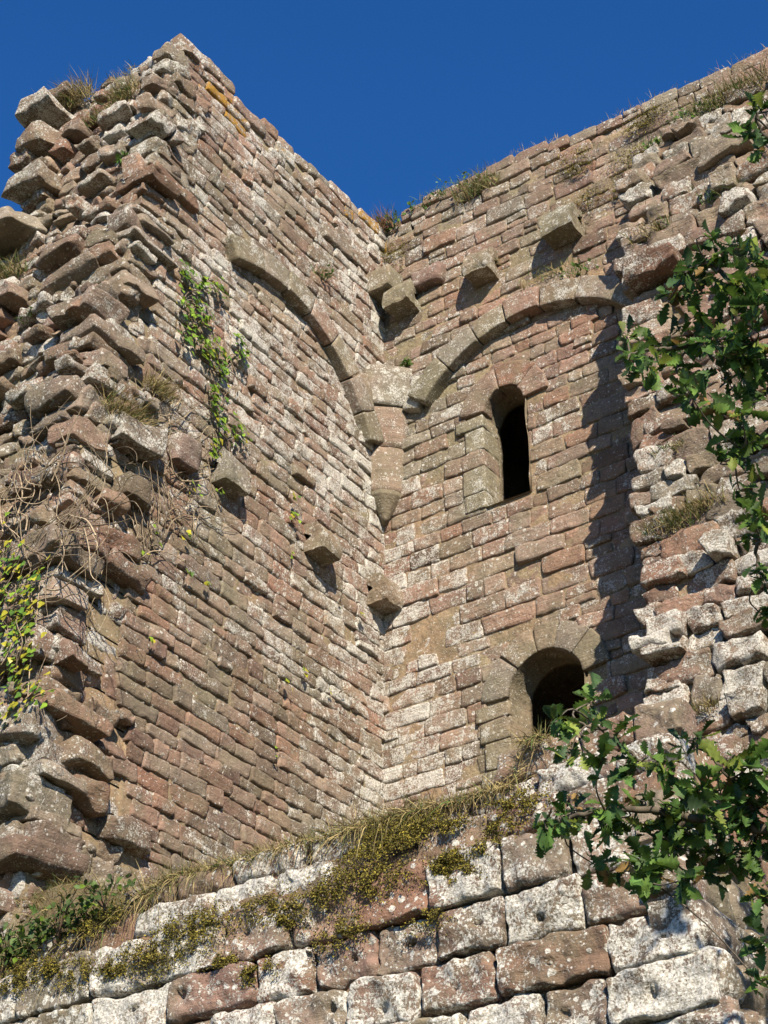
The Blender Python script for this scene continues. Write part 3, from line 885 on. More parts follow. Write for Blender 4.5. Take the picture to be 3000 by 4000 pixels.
def leaves(acc, base, axis, normal, size, tint, rng, shape, curl=0.25, fold=0.25):
    n = len(base)
    ax = unit(axis); nr = unit(normal - ax * np.sum(normal * ax, -1, keepdims=True)); sd = np.cross(nr, ax)
    t, w = shape; k = len(t)
    size = np.broadcast_to(size, (n,))
    cu = (curl * rng.standard_normal(n))[:, None]; fo = (fold * (0.4 + rng.random(n)))[:, None]
    asym = 1 + 0.12 * rng.standard_normal((n, k, 2))
    mid = base[:, None] + ax[:, None] * (size[:, None] * t)[..., None] + nr[:, None] * (size[:, None] * cu * t ** 2)[..., None]
    wl = size[:, None] * w * asym[..., 0]; wr = size[:, None] * w * asym[..., 1]
    Lf = mid - sd[:, None] * wl[..., None] + nr[:, None] * (wl * fo)[..., None]
    Rt = mid + sd[:, None] * wr[..., None] + nr[:, None] * (wr * fo)[..., None]
    V = np.stack([Lf, mid, Rt], 2)
    q = []
    for i in range(k - 1):
        a = i * 3
        q += [[a, a + 1, a + 4, a + 3], [a + 1, a + 2, a + 5, a + 4]]
    Q = (np.arange(n) * 3 * k)[:, None, None] + np.array(q)[None]
    acc.add(V, Q, np.repeat(tint, 3 * k, 0), (0, 0, 0))

def tube(acc, pts, radii, tint, sides=6, wob=0.0, rng=None, sub=4):
    pts = np.asarray(pts, float); radii = np.asarray(radii, float)
    m = len(pts)
    s = np.linspace(0, m - 1, (m - 1) * sub + 1)
    # smooth interpolation through the points
    i0 = np.clip(np.floor(s).astype(int), 0, m - 2); f = s - i0
    g = lambda k: pts[np.clip(k, 0, m - 1)]
    p0, p1, p2, p3 = g(i0 - 1), g(i0), g(i0 + 1), g(i0 + 2)
    f_ = f[:, None]
    P = 0.5 * (2 * p1 + (p2 - p0) * f_ + (2 * p0 - 5 * p1 + 4 * p2 - p3) * f_ ** 2 + (3 * p1 - p0 - 3 * p2 + p3) * f_ ** 3)
    r = np.interp(s, np.arange(m), radii)
    if wob and rng is not None: P[1:-1] += rng.standard_normal(P[1:-1].shape) * wob
    T = unit(np.gradient(P, axis=0))
    A = unit(np.cross(T, np.array([0.31, 0.2, 0.93]))); Bn = np.cross(T, A)
    th = np.linspace(0, 2 * PI, sides + 1)
    V = P[:, None] + (A[:, None] * np.cos(th)[None, :, None] + Bn[:, None] * np.sin(th)[None, :, None]) * r[:, None, None]
    acc.add(V, grid_quads(len(P), sides + 1), tint, (0, 0, 0))
    return P

STRAW = np.array([0.30, 0.235, 0.105]); HAY = np.array([0.215, 0.165, 0.075]); OLV = np.array([0.135, 0.135, 0.045])
GRN = np.array([0.075, 0.125, 0.028]); LIME = np.array([0.19, 0.30, 0.03]); YEL = np.array([0.36, 0.33, 0.03]); RUST = np.array([0.22, 0.10, 0.06])
IVYG = np.array([0.085, 0.165, 0.025])

def mixcol(rng, n, cols, w, var=0.18):
    k = rng.choice(len(cols), n, p=np.array(w) / sum(w))
    return np.stack(cols)[k] * (1 + var * rng.standard_normal((n, 1))).clip(0.5, 1.6)

def tuft(name, label, cat, c, out, h, n, cols, w, spread=0.12, droop=0.45, lean=0.5, group="grass tufts rooted in the ruin", leafy=0):
    """one clump of grass (or a leafy weed) rooted at c on a face that looks along out"""
    rng = np.random.default_rng(abs(hash((round(c[0], 2), round(c[1], 2), round(c[2], 2)))) % 100000)
    c = np.array(c, float); out = np.array(out, float)
    along = np.cross(out, (0, 0, 1.0))
    n = int(n * 1.4); base = c + along * rng.normal(0, spread, (n, 1)).clip(-1.7 * spread, 1.7 * spread) + out * rng.uniform(-0.04, 0.05, (n, 1)) + np.array([0, 0, 1.0]) * rng.normal(0, spread * 0.25, (n, 1))
    d = np.array([0, 0, 1.0]) + out * lean + rng.normal(0, 0.42, (n, 3))
    acc = Acc()
    blades(acc, base, d, h * rng.uniform(0.45, 1.1, n), rng.uniform(0.005, 0.011, n), droop * rng.uniform(0.3, 1.5, n), mixcol(rng, n, cols, w), rng)
    if leafy:
        m = leafy
        kk = rng.integers(0, n, m)
        b2 = base[kk] + unit(d[kk]) * (h * rng.uniform(0.05, 0.45, m))[:, None]
        leaves(acc, b2, rng.normal(0, 1, (m, 3)) + out * 0.5, out + rng.normal(0, 0.6, (m, 3)) + np.array([0, 0, 0.6]), rng.uniform(0.04, 0.075, m), mixcol(rng, m, [GRN, GRN * 1.3, IVYG], [2, 1, 2]), rng, OVAL)
    return tag(acc.build(name, M_GRASS), label, cat, group)

SN = (0, -1, 0); SE = (1, 0, 0)
DRY = ([STRAW, HAY, OLV, GRN], [4, 3, 2, 0.5]); MIXG = ([STRAW, HAY, OLV, GRN], [2, 2, 3, 2]); FRESH = ([OLV, GRN, GRN * 1.2], [1, 3, 2])
TE = [(-1.13, -4.45, 19.66), (-1.75, -4.5, 19.62), (-1.8, -4.66, 19.42), (-0.74, -4.79, 18.74), (-0.97, -4.83, 18.51), (-0.38, -4.94, 17.31), (-2.02, -5.07, 16.18), (-1.09, -5.20, 15.33), (-0.53, -5.37, 14.59), (-1.39, -5.23, 15.10)]
for c, (nm, lb, h, n, col, sp, lf) in zip(TE, [
    ("grass_tuft", "short dry grass tuft on the tower top just below its peak", 0.22, 60, DRY, 0.14, 0),
    ("grass_tuft", "tall feathery seed head grass on the left shoulder of the tower top", 0.5, 60, DRY, 0.08, 0),
    ("grass_tuft", "big drooping straw coloured grass clump beside the overhanging tower stones", 0.5, 320, DRY, 0.2, 0),
    ("grass_tuft", "olive grass clump high on the broken tower end", 0.36, 200, MIXG, 0.18, 0),
    ("grass_tuft", "thin olive grass just under the higher olive clump on the tower end", 0.28, 120, MIXG, 0.18, 0),
    ("weed", "small bright green weed in a crack of the upper tower end", 0.15, 30, FRESH, 0.06, 25),
    ("grass_tuft", "green grass tuft at the left frame edge of the tower end", 0.4, 160, MIXG, 0.16, 0),
    ("grass_tuft", "sparse dry grass in a joint of the middle tower end", 0.22, 60, DRY, 0.15, 0),
    ("grass_tuft", "small mixed grass tuft right of the ridge stones on the tower end", 0.2, 60, MIXG, 0.1, 0),
    ("weed", "low green weed between rubble courses on the tower end", 0.16, 40, FRESH, 0.1, 15)]):
    tuft(nm, lb, "grass" if nm == "grass_tuft" else "weed", c, SN, h, n, col[0], col[1], spread=sp, leafy=lf)
TL = [(0.04, -4.46, 13.87), (0.04, -4.95, 13.18), (0.04, -1.90, 16.98), (0.04, -1.52, 17.70)]
for c, (nm, lb, h, n, col, sp, lf) in zip(TL, [
    ("grass_tuft", "dry grass tuft above the protruding stone on the tower edge", 0.36, 170, DRY, 0.13, 0),
    ("grass_tuft", "long drooping dry grass below the upper dry tuft on the tower edge", 0.5, 240, DRY, 0.18, 0),
    ("weed", "little dark green plant under the half arch", 0.13, 25, FRESH, 0.05, 25),
    ("weed", "thin leggy weed growing above the half arch", 0.4, 14, FRESH, 0.06, 14)]):
    tuft(nm, lb, "grass" if nm == "grass_tuft" else "weed", c, SE, h, n, col[0], col[1], spread=sp, leafy=lf)
TR = [(1.63, -0.03, 19.58), (1.08, -0.03, 19.84), (-0.12, -0.12, 19.66), (0.03, -0.03, 19.68), (0.41, -0.03, 17.00), (1.77, -0.03, 18.09), (2.65, -0.03, 17.48), (3.13, -0.03, 17.33)]
for c, (nm, lb, h, n, col, sp, lf) in zip(TR, [
    ("grass_tuft", "bushy grey green clump on the back wall skyline", 0.36, 260, MIXG, 0.2, 0),
    ("weed", "low green weeds along the back wall top left of the bushy clump", 0.2, 90, FRESH, 0.34, 40),
    ("heath", "reddish brown dried flower clump on the skyline at the wall corner", 0.42, 170, ([RUST, RUST * 1.2, HAY], [3, 2, 1]), 0.2, 0),
    ("fern", "bright green plant hanging in the corner notch between the two walls", 0.42, 150, FRESH, 0.16, 60),
    ("weed", "small round green plant just above the vault springer", 0.12, 40, FRESH, 0.05, 30),
    ("grass_tuft", "short grass on top of the middle round corbel", 0.14, 60, MIXG, 0.14, 0),
    ("grass_tuft", "low grass fringe on the crown of the full arch", 0.15, 110, MIXG, 0.25, 0),
    ("weed", "short green weeds on the right shoulder of the full arch", 0.1, 60, FRESH, 0.16, 25)]):
    tuft(nm, lb, {"grass_tuft": "grass", "weed": "weed", "heath": "plant", "fern": "plant"}[nm], c, SN, h, n, col[0], col[1], spread=sp, leafy=lf, droop=0.3)
TB = [(5.66, -0.22, 18.85), (5.11, -0.22, 18.85), (4.59, -0.25, 18.62), (4.80, -0.78, 16.95), (4.62, -0.94, 16.43), (5.03, -1.00, 15.91), (4.66, -1.35, 12.03), (4.69, -1.26, 13.04), (5.07, -1.34, 12.11), (5.55, -0.92, 16.58), (4.87, -1.58, 9.68), (4.70, -0.31, 17.97)]
for c, (nm, lb, h, n, col, sp, lf) in zip(TB, [
    ("grass_tuft", "broad grass clump on the broken wall ledge near the top right", 0.42, 380, MIXG, 0.34, 0),
    ("fern", "dark green leafy plant left of the broad grass clump on the broken wall", 0.3, 80, FRESH, 0.22, 60),
    ("weed", "small leafy weed beside moss near the top of the broken wall edge", 0.18, 60, FRESH, 0.14, 30),
    ("grass_tuft", "mixed grass between tilted stones high on the broken wall", 0.25, 110, MIXG, 0.22, 0),
    ("grass_tuft", "hanging dry grass at the top of the long shadow", 0.38, 150, DRY, 0.15, 0),
    ("grass_tuft", "olive grass under an overhanging broken wall stone", 0.22, 90, MIXG, 0.2, 0),
    ("grass_tuft", "dense yellow green grass tuft midway down the broken wall edge", 0.3, 240, MIXG, 0.18, 0),
    ("grass_tuft", "mossy short grass on a white stone of the broken wall edge", 0.16, 120, MIXG, 0.12, 0),
    ("grass_tuft", "dry grass hanging right of the dense tuft on the broken wall", 0.34, 110, DRY, 0.12, 0),
    ("weed", "straggly green weed high on the right of the broken wall", 0.4, 50, FRESH, 0.14, 25),
    ("grass_tuft", "small dry tuft low on the broken wall above the oak leaves", 0.22, 80, DRY, 0.1, 0),
    ("weed", "fresh green sprout on the upper broken wall", 0.16, 40, FRESH, 0.12, 25)]):
    tuft(nm, lb, {"grass_tuft": "grass", "weed": "weed", "fern": "plant"}[nm], c, SN, h, n, col[0], col[1], spread=sp, leafy=lf)

# moss cushions
def moss(name, label, pts, normal, rad, n, cols, seed, dist):
    rng = np.random.default_rng(seed); acc = Acc()
    normal = np.array(normal, float); along = np.cross(normal, (0, 0, 1.0))
    for c in pts:
        m = int(n * rng.uniform(0.6, 1.4)); R_ = rad * rng.uniform(0.6, 1.6)
        u = rng.normal(0, R_, m); z = rng.normal(0, R_ * 0.5, m)
        c = np.array(c)
        u = u + 0.3 * R_ * np.sin(z * 60)
        b = c + along * u[:, None] + np.array([0, 0, 1.0]) * z[:, None]
        keepm = vnoise(np.stack([u * 14 + c[0] * 5, z * 20 + c[2] * 5, 0 * u], -1)) + 0.25 * rng.random(m) > -0.12
        u, z, b = u[keepm], z[keepm], b[keepm]; m = len(u)
        hgt = (0.035 * rad / 0.1) * np.exp(-(u ** 2 + (2 * z) ** 2) / (1.6 * R_ ** 2)) * (0.5 + rng.random(m))
        b = b + normal * (dist(b) + hgt * 0.8)[:, None]
        blades(acc, b, normal * 0.8 + rng.normal(0, 0.8, (m, 3)), rng.uniform(0.008, 0.022, m), rng.uniform(0.006, 0.013, m), 0.2, mixcol(rng, m, cols, [3, 2, 1], 0.25), rng)
    return tag(acc.build(name, M_MOSS), label, "moss", kind="stuff")
MOSSC = [np.array([0.19, 0.155, 0.026]), np.array([0.115, 0.10, 0.022]), np.array([0.06, 0.05, 0.018])]
MOSS_R = [(3.23, -0.03, 19.30), (3.29, -0.03, 19.09), (4.05, -0.03, 18.87), (4.09, -0.03, 18.72), (3.43, -0.03, 18.50), (3.24, -0.03, 18.35), (4.31, -0.03, 19.43), (4.42, -0.03, 19.43), (3.87, -0.03, 18.34), (4.23, -0.03, 19.32), (0.19, -0.03, 19.06), (0.17, -0.03, 18.80), (0.15, -0.03, 19.21), (4.13, -0.03, 18.57)]
moss("moss", "yellow green moss patches scattered over the upper back wall", MOSS_R, SN, 0.15, 1100, MOSSC, 5, lambda b: 0.03 + 0 * b[:, 0])
MOSS_F = [(4.24, -6.22, 6.93), (4.44, -6.22, 6.91), (4.60, -6.22, 6.91), (4.40, -6.22, 6.81), (4.15, -6.22, 6.77), (4.87, -6.22, 6.83), (5.32, -6.22, 6.65), (5.24, -6.22, 6.53), (4.90, -6.22, 6.52), (4.83, -6.22, 6.47), (3.99, -6.22, 6.60), (4.16, -6.22, 6.52), (4.32, -6.22, 6.52), (3.62, -6.22, 6.47), (3.50, -6.22, 6.41), (3.28, -6.22, 6.55), (3.15, -6.22, 6.54), (1.40, -6.22, 6.82), (1.59, -6.22, 6.89), (0.89, -6.22, 6.55), (1.14, -6.22, 6.53), (1.45, -6.22, 6.43), (0.75, -6.22, 6.46), (2.43, -6.22, 6.56), (2.62, -6.22, 6.44), (2.27, -6.22, 6.37), (2.91, -6.22, 6.20), (3.26, -6.22, 6.06), (2.71, -6.22, 6.57), (3.83, -6.22, 6.53), (4.52, -6.22, 6.89), (5.37, -6.22, 6.88), (5.51, -6.22, 6.80), (4.00, -6.22, 6.21), (4.74, -6.22, 6.12), (5.01, -6.22, 6.39), (1.84, -6.22, 6.39), (2.07, -6.22, 6.45)]
def f_dist(b): return W_F.off(b[:, 0], b[:, 2]) - 6.22 + 0.02
moss("moss", "thick olive moss cushions over the top block courses of the plinth wall", MOSS_F, SN, 0.115, 1500, MOSSC, 6, f_dist)

# ledge grass above the block wall
rng = np.random.default_rng(77)
acc = Acc()
n = 19000
x = rng.uniform(-0.3, 5.6, n)
dens = 0.62 + 0.5 * vnoise(np.stack([x * 2.2, 0 * x, 0 * x], -1))
x = x[rng.random(n) < dens]; n = len(x)
y = -5.98 + np.abs(rng.normal(0, 0.16, n)) - 0.08 * rng.random(n)
zt = np.where(y < -5.9, f_top(x) - 0.03, ter_z(x, np.maximum(y, -5.93))) - 0.02
hang = rng.random(n) < 0.28
d = np.stack([rng.normal(0, 0.75, n), np.where(hang, -0.8, -0.15) + rng.normal(0, 0.45, n), np.where(hang, 0.3, 0.8) + rng.normal(0, 0.3, n)], -1)
L = (0.09 + 0.3 * rng.random(n) ** 1.6) * np.interp(x, [0, 2.0, 4.2, 5.4], [1.1, 1.1, 0.85, 0.9]) * (0.8 + 0.4 * vnoise(np.stack([x * 3.1, 0 * x + 5, 0 * x], -1)))
blades(acc, np.stack([x, y, zt], -1), d, L, rng.uniform(0.004, 0.009, n), np.where(hang, rng.uniform(0.7, 1.5, n), rng.uniform(0.1, 0.7, n)), mixcol(rng, n, [STRAW * 1.1, HAY * 1.2, OLV * 1.15, GRN], [3.4, 3.4, 2.2, 0.7], 0.25), rng)
# slope on the left under the broken end
n = 5200
x = rng.uniform(-1.2, 2.3, n); y = rng.uniform(-5.93, -5.3, n)
blades(acc, np.stack([x, y, ter_z(x, y) - 0.02], -1), np.stack([rng.normal(0, 0.5, n), -0.5 + rng.normal(0, 0.4, n), 0.8 + rng.normal(0, 0.3, n)], -1),
       rng.uniform(0.08, 0.26, n), rng.uniform(0.004, 0.010, n), rng.uniform(0.2, 1.0, n), mixcol(rng, n, [STRAW, HAY, OLV, GRN], [2, 3, 3, 1.6], 0.22), rng)
tag(acc.build("grass", M_GRASS), "strip of dry straw and olive grass along the ledge above the block wall", "grass", kind="stuff")

# thin dry fringe along the back wall skyline
acc = Acc(); n = 520
x = rng.uniform(0.6, 8.2, n) ; keepx = rng.random(n) < 0.55 + 0.5 * vnoise(np.stack([x * 1.7, 0 * x, 0 * x], -1)); x = x[keepx]; n = len(x)
blades(acc, np.stack([x, rng.uniform(0.0, 0.12, n), np.array([top_R(u) + float(warp_R(u, 19.8)) for u in x]) + 0.02], -1), np.stack([rng.normal(0, 0.5, n), rng.normal(-0.2, 0.3, n), np.ones(n)], -1),
       rng.uniform(0.06, 0.2, n), rng.uniform(0.004, 0.008, n), rng.uniform(0, 0.5, n), mixcol(rng, n, [STRAW, HAY, RUST, OLV], [3, 3, 1, 1]), rng)
tag(acc.build("grass", M_GRASS), "thin fringe of short dry grass along the back wall skyline", "grass", kind="stuff")

# brambles at the foot of the broken end
BRAM = [(0.63, -6.22, 7.23), (0.91, -6.22, 7.09), (1.17, -6.22, 7.07), (0.82, -6.22, 6.99), (1.09, -6.22, 6.89), (0.62, -6.22, 6.95), (1.35, -6.22, 6.87), (1.62, -6.22, 7.04), (0.53, -6.22, 7.17), (1.35, -6.22, 7.22)]
rng = np.random.default_rng(81)
BL = ["dark green bramble clump against the tower foot at the left edge", "green bramble spray right of the leftmost clump on the ledge", "bramble spray under the big overhanging foot stone",
      "low dark bramble in the middle of the left ledge", "bramble patch between grass on the left ledge slope", "bramble leaves low at the left frame edge above the mossy blocks",
      "loose bramble leaves near the moss at the ledge brow", "small leafy stems under the second foot stone of the tower", "tall bramble shoots at the far left beside the tower foot", "leafy green shoots by the grass below the tower corner"]
for c, lb in zip(BRAM, BL):
    c = np.array(c) + np.array([0, rng.uniform(0.0, 0.25), 0]); c[2] = float(ter_z(np.array([c[0]]), np.array([c[1]]))[0])
    acc = Acc(); m = 46
    for k in range(7):
        e = c + np.array([rng.normal(0, 0.2), -0.1 + rng.normal(0, 0.08), rng.uniform(0.1, 0.28)])
        tube(acc, [c, (c + e) / 2 + np.array([0, 0, 0.06]), e], [0.006, 0.004, 0.002], np.array([0.12, 0.08, 0.05]), 4)
    st = acc.build("stem", M_BARK)
    acc = Acc()
    b = c + rng.normal(0, 1, (m, 3)) * np.array([0.2, 0.08, 0.07]) + np.array([0, -0.08, 0.14])
    leaves(acc, b, rng.normal(0, 1, (m, 3)), np.array([0.2, -0.5, 0.9]) + rng.normal(0, 0.5, (m, 3)), rng.uniform(0.045, 0.085, m), mixcol(rng, m, [GRN * 0.9, GRN * 0.6, LIME * 0.6], [4, 3, 1]), rng, OVAL)
    lf = acc.build("foliage", M_LEAF)
    t = thing("bramble", tuple(c), lb, "bramble", "brambles on the ledge")
    for o in (st, lf): o.parent = t; o.matrix_parent_inverse = Matrix.Translation(-t.location)

# ivy
def ivy(name, label, pts, out, per, rad, size, cols, w, seed, links_, stem_tint, wander=(), group=None, cat="ivy", dist=0.03):
    rng = np.random.default_rng(seed)
    out = np.array(out, float); along = np.cross(out, (0, 0, 1.0)); upv = np.array([0, 0, 1.0])
    pts = np.array(pts, float)
    t = thing(name, tuple(pts[np.argmin(pts[:, 2])]), label, cat, group)
    acc = Acc()
    for i, j in links_:
        a, b = pts[i], pts[j]
        mids = [a + (b - a) * f + (along * rng.normal(0, 0.05) + upv * rng.normal(0, 0.04)) for f in (0.33, 0.66)]
        tube(acc, [a, *mids, b], [0.007, 0.006, 0.006, 0.005], stem_tint * rng.uniform(0.7, 1.3), 5)
    for (c, L, k) in wander:
        c = np.array(c, float)
        for _ in range(k):
            p = c + along * rng.normal(0, 0.15) + upv * rng.normal(0, 0.12); P = [p]
            dr = rng.normal(0, 1)
            for s_ in range(5):
                dr += rng.normal(0, 0.7)
                p = p + (along * math.sin(dr) + upv * math.cos(dr)) * L * rng.uniform(0.4, 1.0) / 4 + out * rng.normal(0, 0.03)
                P.append(p)
            rr = rng.uniform(0.004, 0.010)
            tube(acc, P, np.linspace(rr, 0.002, len(P)), stem_tint * rng.uniform(0.6, 1.4), 5)
    if acc.n:
        acc.build("stem", M_BARK, t)
    acc = Acc()
    for c in pts:
        m = max(2, int(per * rng.uniform(0.7, 1.3)))
        b = c + along * rng.normal(0, rad, (m, 1)) + upv * rng.normal(0, rad, (m, 1)) + out * rng.uniform(dist, dist + 0.06, (m, 1))
        axd = -upv * 0.7 + along * rng.normal(0, 0.7, (m, 1)) + out * 0.25
        leaves(acc, b, axd, out + upv * 0.55 + rng.normal(0, 0.35, (m, 3)), size * rng.uniform(0.65, 1.25, m), mixcol(rng, m, cols, w), rng, IVY, 0.15, 0.12)
    acc.build("foliage", M_IVY, t)
    return t
STEMC = np.array([0.20, 0.155, 0.105])
IVY1 = [(0.04, -4.22, 15.89), (0.04, -4.17, 15.79), (0.04, -3.92, 15.88), (0.04, -3.63, 16.01), (0.04, -4.19, 15.37), (0.04, -3.93, 15.55), (0.04, -4.07, 15.21), (0.04, -3.83, 15.37), (0.04, -4.12, 14.86), (0.04, -3.89, 15.02), (0.04, -3.71, 14.93), (0.04, -3.55, 15.14), (0.04, -3.41, 14.95), (0.04, -3.14, 15.47), (0.04, -3.13, 15.31), (0.04, -3.48, 14.80), (0.04, -3.58, 14.43), (0.04, -3.56, 14.23), (0.04, -3.43, 14.08), (0.04, -3.25, 14.02), (0.04, -3.07, 14.16), (0.04, -3.52, 13.70)]
chain = lambda n: [(k, k + 1) for k in range(n - 1)]
ivy("ivy_plant", "lime green ivy trailing down the tower face left of the half arch", IVY1, SE, 20, 0.075, 0.075, [LIME * 0.85, IVYG, YEL * 0.8], [4, 3, 0.8], 91, chain(len(IVY1)), STEMC,
    wander=[((0.04, -3.3, 14.9), 0.8, 5), ((0.04, -3.6, 14.2), 0.7, 6), ((0.04, -3.3, 13.7), 0.8, 6)])
VINEL = [(0.04, -4.34, 13.43), (0.04, -4.37, 12.97), (0.04, -4.59, 12.30), (0.04, -4.34, 12.08), (0.04, -4.01, 12.56), (0.04, -4.59, 11.66), (0.04, -3.89, 12.93)]
VINE = [(-0.62, -5.75, 11.74), (-0.41, -5.75, 12.00), (-0.07, -5.75, 11.92), (0.28, -5.76, 11.22), (0.59, -5.76, 11.21), (0.17, -5.76, 10.73), (-0.29, -5.76, 11.27)]
ivy("ivy_plant", "leafless grey ivy stems matted over the broken tower edge", [VINEL[3], VINEL[5], VINEL[6]], SE, 5, 0.08, 0.06, [LIME, YEL], [3, 1], 92, [], STEMC * 1.15, wander=[(c, 1.3, 9) for c in VINEL], dist=0.08)
ivy("ivy_plant", "pale bare ivy stems creeping across the middle of the tower end", [VINE[0], VINE[6]], SN, 5, 0.1, 0.06, [LIME, YEL], [2, 2], 93, [], STEMC * 1.3, wander=[(c, 1.3, 9) for c in VINE], dist=0.08)
IVY3 = [(-0.60, -5.71, 11.30), (-0.44, -5.71, 11.14), (-0.61, -5.71, 10.98), (-0.44, -5.71, 10.76), (-0.24, -5.71, 10.69), (-0.50, -5.71, 10.57), (-0.26, -5.72, 10.43), (-0.08, -5.72, 10.42), (-0.42, -5.72, 10.28), (-0.27, -5.72, 10.28), (-0.05, -5.72, 10.05), (-0.41, -5.72, 10.02), (-0.16, -5.72, 9.84), (-0.19, -5.72, 9.65), (0.19, -5.73, 9.48), (-0.28, -5.73, 9.43), (-0.04, -5.73, 9.45), (-0.11, -5.71, 10.86)]
ivy("ivy_plant", "yellowing ivy with pale stems on the left edge of the tower end", IVY3, SN, 15, 0.085, 0.07, [LIME * 0.9, YEL, IVYG], [3, 3, 1.5], 94, chain(len(IVY3)), STEMC * 1.2, wander=[(c, 1.0, 3) for c in IVY3[::3]], dist=0.03)
SPR = [(0.04, -3.37, 13.15), (0.04, -2.02, 13.80), (0.04, -1.99, 13.58), (0.04, -1.98, 13.05), (0.04, -3.87, 12.27), (0.04, -3.80, 11.83), (0.04, -3.48, 11.85), (0.04, -4.28, 10.79), (0.04, -0.55, 12.86), (0.04, -1.68, 11.57), (0.04, -2.01, 11.27), (0.04, -2.21, 10.36), (0.04, -1.18, 11.52)]
SL = ["tiny ivy sprig beside the left rough corbel of the tower face", "two ivy leaves above the middle round corbel", "ivy leaf pair just left of the middle round corbel", "lowest ivy leaves under the middle round corbel",
      "ivy sprig among bare stems at the broken edge", "lone ivy leaves right of the ridge stones", "small ivy sprig on the brown lower tower face", "single ivy sprig low near the jagged tower edge",
      "small ivy sprig below the corner corbel", "ivy sprig in the joint low on the tower face", "ivy leaf pair low left of the joint sprig", "lowest single ivy leaf on the tower face", "lone ivy leaf near the wall corner low down"]
for k, (c, lb) in enumerate(zip(SPR, SL)):
    c = np.array(c)
    ivy("ivy_sprig", lb, [c], SE, 4 if k not in (11, 12) else 2, 0.035, 0.065, [LIME, YEL, IVYG], [4, 1.5, 1], 100 + k, [], STEMC, wander=[(c, 0.3, 1)], group="lone ivy sprigs on the tower face")

# oak
rng = np.random.default_rng(61)
oak = thing("oak_tree", (9.95, -7.1, 0), "oak tree reaching in from the right with dark lobed leaves", "tree")
BK = np.array([0.085, 0.070, 0.052])
acc = Acc()
trunk_pts = [(9.95, -7.1, -0.1), (10.0, -7.15, 1.5), (9.9, -7.2, 3.2), (9.95, -7.3, 5.0), (10.0, -7.4, 6.8), (9.9, -7.5, 8.2)]
tube(acc, trunk_pts, [0.26, 0.21, 0.18, 0.14, 0.10, 0.05], BK, 14, 0.012, rng, 6)
acc.build("trunk", M_BARK, oak)
BR = [[(8.37, -8.69, 4.95), (8.09, -8.84, 5.02), (7.76, -9.02, 5.10), (7.51, -9.15, 5.09), (7.39, -9.20, 5.05)],
      [(8.09, -8.84, 5.02), (7.98, -8.96, 5.18), (7.82, -9.10, 5.31), (7.71, -9.23, 5.43), (7.62, -9.30, 5.48)],
      [(8.23, -8.76, 4.98), (8.20, -8.85, 5.16), (8.14, -8.94, 5.26), (8.07, -9.02, 5.37)],
      [(7.94, -8.91, 5.05), (7.82, -8.91, 4.92), (7.72, -8.91, 4.81)],
      [(8.93, -9.24, 7.13), (8.56, -9.44, 7.21), (8.36, -9.54, 7.22), (8.21, -9.60, 7.22)],
      [(8.99, -9.34, 7.27), (8.80, -9.53, 7.41), (8.70, -9.66, 7.51), (8.59, -9.69, 7.49)],
      [(8.82, -9.08, 6.88), (8.58, -9.11, 6.80), (8.47, -9.11, 6.76)],
      [(8.59, -8.83, 6.43), (8.45, -8.86, 6.39), (8.40, -8.79, 6.25)],
      [(9.25, -9.76, 7.81), (9.16, -9.90, 7.93), (9.17, -9.99, 8.01)]]
ROOT = {0: (9.93, -7.25, 3.9), 4: (9.97, -7.35, 5.9), 5: (9.97, -7.38, 6.4), 6: (9.97, -7.3, 5.6), 7: (9.95, -7.3, 5.0), 8: (9.97, -7.4, 6.9)}
nodes_ = []
for k, b in enumerate(BR):
    b = [np.array(p) for p in b]
    acc = Acc()
    if k in ROOT:
        rt = np.array(ROOT[k]); b = [rt] + [rt * (1 - f) + b[0] * f + rng.normal(0, 0.07, 3) + np.array([0, 0, 0.1 * (1 - f)]) for f in (0.3, 0.6, 0.85)] + b
        rad = np.linspace(0.05 if k == 0 else 0.034, 0.006, len(b))
    else:
        rad = np.linspace(0.015, 0.005, len(b))
    P = tube(acc, b, rad, BK, 8, 0.006, rng, 6)
    acc.build("branch", M_BARK, oak)
    nodes_.append(P)
for k in range(9):                       # limbs of the crown to the right
    acc = Acc(); z0 = 5.2 + 0.33 * k; an = rng.uniform(-1.2, 1.9)
    e = np.array([10.3 + 1.0 * math.cos(an), -7.5 + 1.5 * math.sin(an * 1.7), z0 + rng.uniform(0.4, 1.4)])
    st = np.array([9.95, -7.35, z0])
    b = [st] + [st * (1 - f) + e * f + rng.normal(0, 0.1, 3) for f in (0.35, 0.7)] + [e]
    nodes_.append(tube(acc, b, [0.05, 0.035, 0.02, 0.008], BK, 8, 0.006, rng, 6))
    acc.build("branch", M_BARK, oak)
ND = np.concatenate(nodes_)
